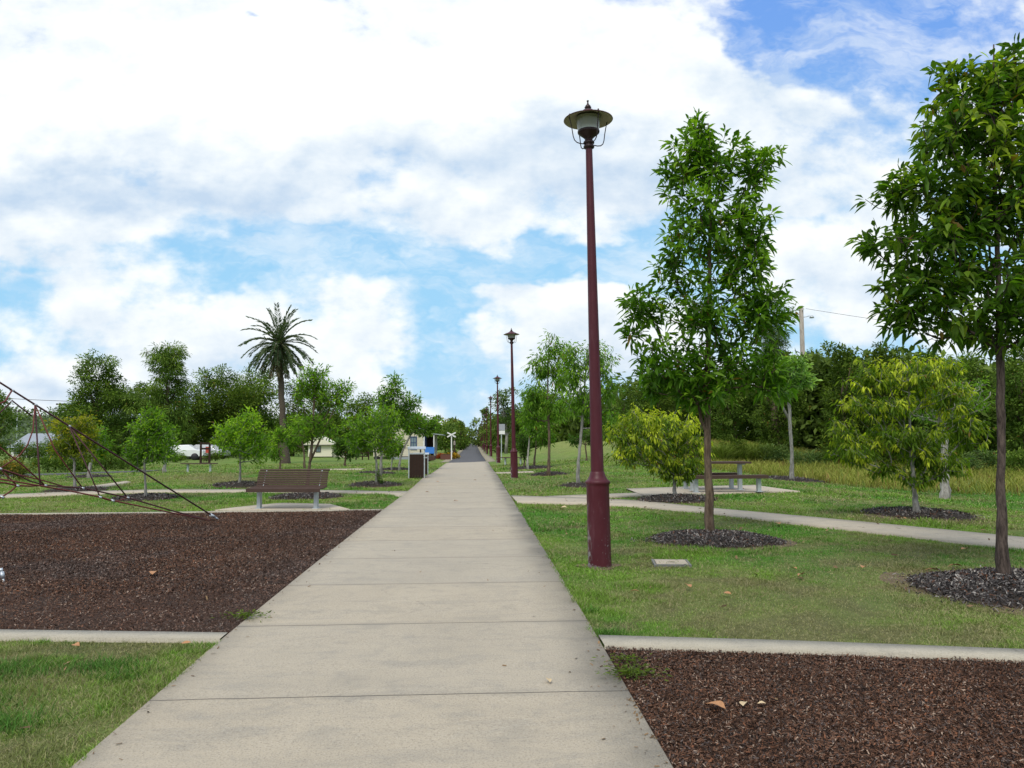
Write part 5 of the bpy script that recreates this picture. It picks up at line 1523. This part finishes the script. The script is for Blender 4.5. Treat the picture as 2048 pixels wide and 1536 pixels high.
# far hill
def hills():
    xs = np.linspace(-480, 60, 170); V = []; nx = len(xs); ys = np.linspace(360, 560, 12)
    for y in ys:
        for x in xs:
            f = math.exp(-((x + 262) / 60) ** 2) * 17 + math.exp(-((x + 90) / 60) ** 2) * 6 + math.exp(-((x + 370) / 60) ** 2) * 15
            u = math.sin(math.pi * min(max((y - 360) / 200, 0), 1)) ** .7
            V.append((x, y, -.5 + f * u + 1.2 * u * float(vnoise(x, y, 9.0, 3))))
    F = [(j * nx + i, j * nx + i + 1, (j + 1) * nx + i + 1, (j + 1) * nx + i) for j in range(len(ys) - 1) for i in range(nx - 1)]
    o = mk('hills', V, F, M_hill, smooth=True); o['kind'] = 'structure'
    global rng
    rng = np.random.default_rng(31); n = 16000
    x = rng.uniform(-380, -60, n); y = rng.uniform(362, 462, n)
    f = np.exp(-((x + 262) / 60) ** 2) * 17 + np.exp(-((x + 90) / 60) ** 2) * 6 + np.exp(-((x + 370) / 60) ** 2) * 15
    u = np.sin(np.pi * np.clip((y - 360) / 200, 0, 1)) ** .7
    z = -.5 + f * u + rng.uniform(0, 4.0, n) * (.5 + fbm(x, y, 18, 5))
    c = (np.array([.13, .18, .085]) * (.5 + 1.0 * rng.random((n, 1)))) * (.6 + .8 * fbm(x, y, 20, 6)[:, None])
    V, F, C = leaf_mesh(np.stack([x, y, z], 1), rng.normal(0, 1, (n, 3)), rng.uniform(1.2, 2.6, n), rng.uniform(.8, 1.5, n), c, .2, False)
    tag(mk('hill_forest', V, F, M_needle, colr=C), 'pale green forest covering the far hill on the left', 'forest', kind='stuff')
hills()

# ------------------------------------------------------------------ sky and light
def world():
    w = bpy.data.worlds.new('World'); scene.world = w; w.use_nodes = True
    t = NT(w.node_tree); bg = t.n['Background']
    SUN_EL, SUN_AZ = rad(52), rad(200)
    sky = t.new('ShaderNodeTexSky', sky_type='NISHITA'); sky.sun_disc = False; sky.sun_elevation = SUN_EL; sky.sun_rotation = SUN_AZ
    sky.air_density = 1.0; sky.dust_density = .6; sky.ozone_density = 1.6
    d = t.new('ShaderNodeTexCoord').outputs['Generated']
    sx = t.new('ShaderNodeSeparateXYZ'); t.put(sx.inputs[0], d)
    yy = t.math('MAXIMUM', t.math('ABSOLUTE', sx.outputs[1]), .12)
    u = t.math('DIVIDE', sx.outputs[0], yy); v = t.math('DIVIDE', sx.outputs[2], yy)
    cb = t.new('ShaderNodeCombineXYZ'); t.put(cb.inputs[0], u); t.put(cb.inputs[1], v)
    P = cb.outputs[0]
    # domain warp of the cloud map
    wn = t.noise(t.mapping(P, (1, 1.7, 1)), 3.6, 5, .62, 0, 1)
    wv = t.new('ShaderNodeVectorMath', operation='SUBTRACT'); t.put(wv.inputs[0], wn); wv.inputs[1].default_value = (.5, .5, .5)
    ws = t.new('ShaderNodeVectorMath', operation='SCALE'); t.put(ws.inputs[0], wv.outputs[0]); ws.inputs['Scale'].default_value = .20
    wa = t.new('ShaderNodeVectorMath', operation='ADD'); t.put(wa.inputs[0], P); t.put(wa.inputs[1], ws.outputs[0])
    s2 = t.new('ShaderNodeSeparateXYZ'); t.put(s2.inputs[0], wa.outputs[0]); U, Vv = s2.outputs[0], s2.outputs[1]
    def blob(px, py, sx_, sy_, a):
        u0 = (px - 948) / FPX; v0 = (879 - py) / FPX
        ex = t.math('POWER', t.math('DIVIDE', t.math('SUBTRACT', U, u0), sx_ / FPX), 2)
        ey = t.math('POWER', t.math('DIVIDE', t.math('SUBTRACT', Vv, v0), sy_ / FPX), 2)
        return t.math('MULTIPLY', t.math('EXPONENT', t.math('MULTIPLY', t.math('ADD', ex, ey), -1)), a)
    def total(lst, base):
        acc = base
        for b in lst: acc = t.math('ADD', acc, blob(*b))
        return acc
    cover = [(1700, 20, 200, 110, -.75), (1560, -30, 160, 80, -.45), (1850, 60, 130, 60, -.25), (1750, 250, 250, 60, .18), (1450, 60, 60, 60, .2),
            (1010, 515, 250, 50, -.62), (1230, 500, 90, 40, -.25), (480, 525, 300, 30, -.26), (120, 500, 160, 18, -.22), (560, 462, 140, 18, -.30),
            (900, 620, 60, 90, -.36), (870, 740, 110, 50, -.32), (640, 660, 60, 30, -.12), (500, 2, 30, 14, -.5), (1640, 410, 100, 22, -.28), (100, 395, 30, 10, -.25), (340, 640, 60, 14, -.12), (1230, 560, 60, 16, -.15), (430, 590, 140, 18, -.22), (60, 560, 60, 12, -.15), (800, 500, 60, 20, .20),
            (1075, 600, 95, 36, .38), (1180, 640, 110, 70, .38), (200, 640, 240, 60, .22), (750, 700, 70, 34, .34), (600, 590, 120, 50, .16), (1700, 560, 160, 90, .2),
            (450, 170, 750, 210, .62), (1150, 60, 260, 90, .3), (1250, 330, 300, 120, .30), (1550, 130, 100, 60, .25), (900, 800, 900, 30, .10)]
    n1 = t.noise(t.mapping(P, (1, 1.45, 1)), 4.2, 7, .56)
    fine = t.noise(t.mapping(P, (1, 1.3, 1)), 17.0, 6, .6)
    D = t.math('ADD', total(cover, .58), t.math('MULTIPLY', t.math('SUBTRACT', n1, .5), 2.7))
    D = t.math('ADD', D, t.math('MULTIPLY', t.math('SUBTRACT', fine, .5), .32))
    alpha = t.ramp(D, .26, .72)
    veil = t.math('MULTIPLY', t.ramp(t.noise(t.mapping(wa.outputs[0], (1, 2.2, 1)), 6.5, 5, .6), .40, .66), .55)
    alpha = t.math('MAXIMUM', alpha, veil)
    # light and shade inside the cloud
    up_ = t.new('ShaderNodeVectorMath', operation='ADD'); t.put(up_.inputs[0], P); up_.inputs[1].default_value = (-.008, .026, 0)
    n2 = t.noise(t.mapping(up_.outputs[0], (1, 1.45, 1)), 4.2, 7, .56)
    relief = t.math('SUBTRACT', n1, n2)
    grey = [(820, 330, 160, 60, .35), (1500, 420, 160, 60, .3), (250, 380, 400, 70, .95), (40, 400, 160, 60, .25), (1230, 310, 230, 90, .80), (1120, 240, 110, 60, .20), (1650, 200, 200, 120, .15), (60, 790, 260, 40, .55), (1000, 380, 150, 50, .2), (350, 700, 250, 30, .25), (1230, 700, 120, 40, .40), (1650, 560, 130, 40, .20), (1680, 660, 120, 40, .25), (830, 800, 500, 50, .15), (1750, 340, 200, 70, .3),
            (400, 120, 480, 170, -.5), (900, 100, 400, 150, -.45), (1190, 590, 100, 50, -.2)]
    big = t.noise(t.mapping(P, (1, 2.0, 1)), 3.2, 4, .5)
    S = t.math('ADD', total(grey, .16), t.math('MULTIPLY', t.math('SUBTRACT', big, .5), 1.3))
    S = t.math('ADD', S, t.math('MULTIPLY', relief, -3.6))
    S = t.math('MULTIPLY', S, 1.0, clamp=True)
    cc = t.mix(S, (1.01, 1.05, 1.06), (.57, .715, .89))
    # blue of the open sky: the physical sky, lifted toward the haze low down
    k = t.new('ShaderNodeVectorMath', operation='SCALE'); t.put(k.inputs[0], sky.outputs[0]); k.inputs['Scale'].default_value = .10
    hz = t.ramp(v, .60, .18)
    bl = t.mix(.9, k.outputs[0], t.mix(hz, (.19, .41, .93), (.37, .71, 1.0)))
    low = t.ramp(v, .14, .0)
    bl = t.mix(t.math('MULTIPLY', low, .35), bl, (.72, .84, .97))
    c = t.mix(alpha, bl, cc)
    t.put(bg.inputs['Color'], c); bg.inputs['Strength'].default_value = 1.0
    L = bpy.data.lights.new('sun', 'SUN'); L.energy = 2.5; L.angle = rad(24); L.color = (1, .94, .82)
    so = bpy.data.objects.new('sun', L); col.objects.link(so)
    # the sky node turns clockwise from +Y seen from above
    dirv = Vector((math.sin(SUN_AZ) * math.cos(SUN_EL), math.cos(SUN_AZ) * math.cos(SUN_EL), math.sin(SUN_EL)))
    so.rotation_euler = dirv.to_track_quat('Z', 'Y').to_euler()
world()
scene.view_settings.view_transform = 'Standard'; scene.view_settings.look = 'None'; scene.view_settings.exposure = 0
scene.cycles.max_bounces = 6; scene.cycles.transparent_max_bounces = 8
scene.cycles.use_denoising = True
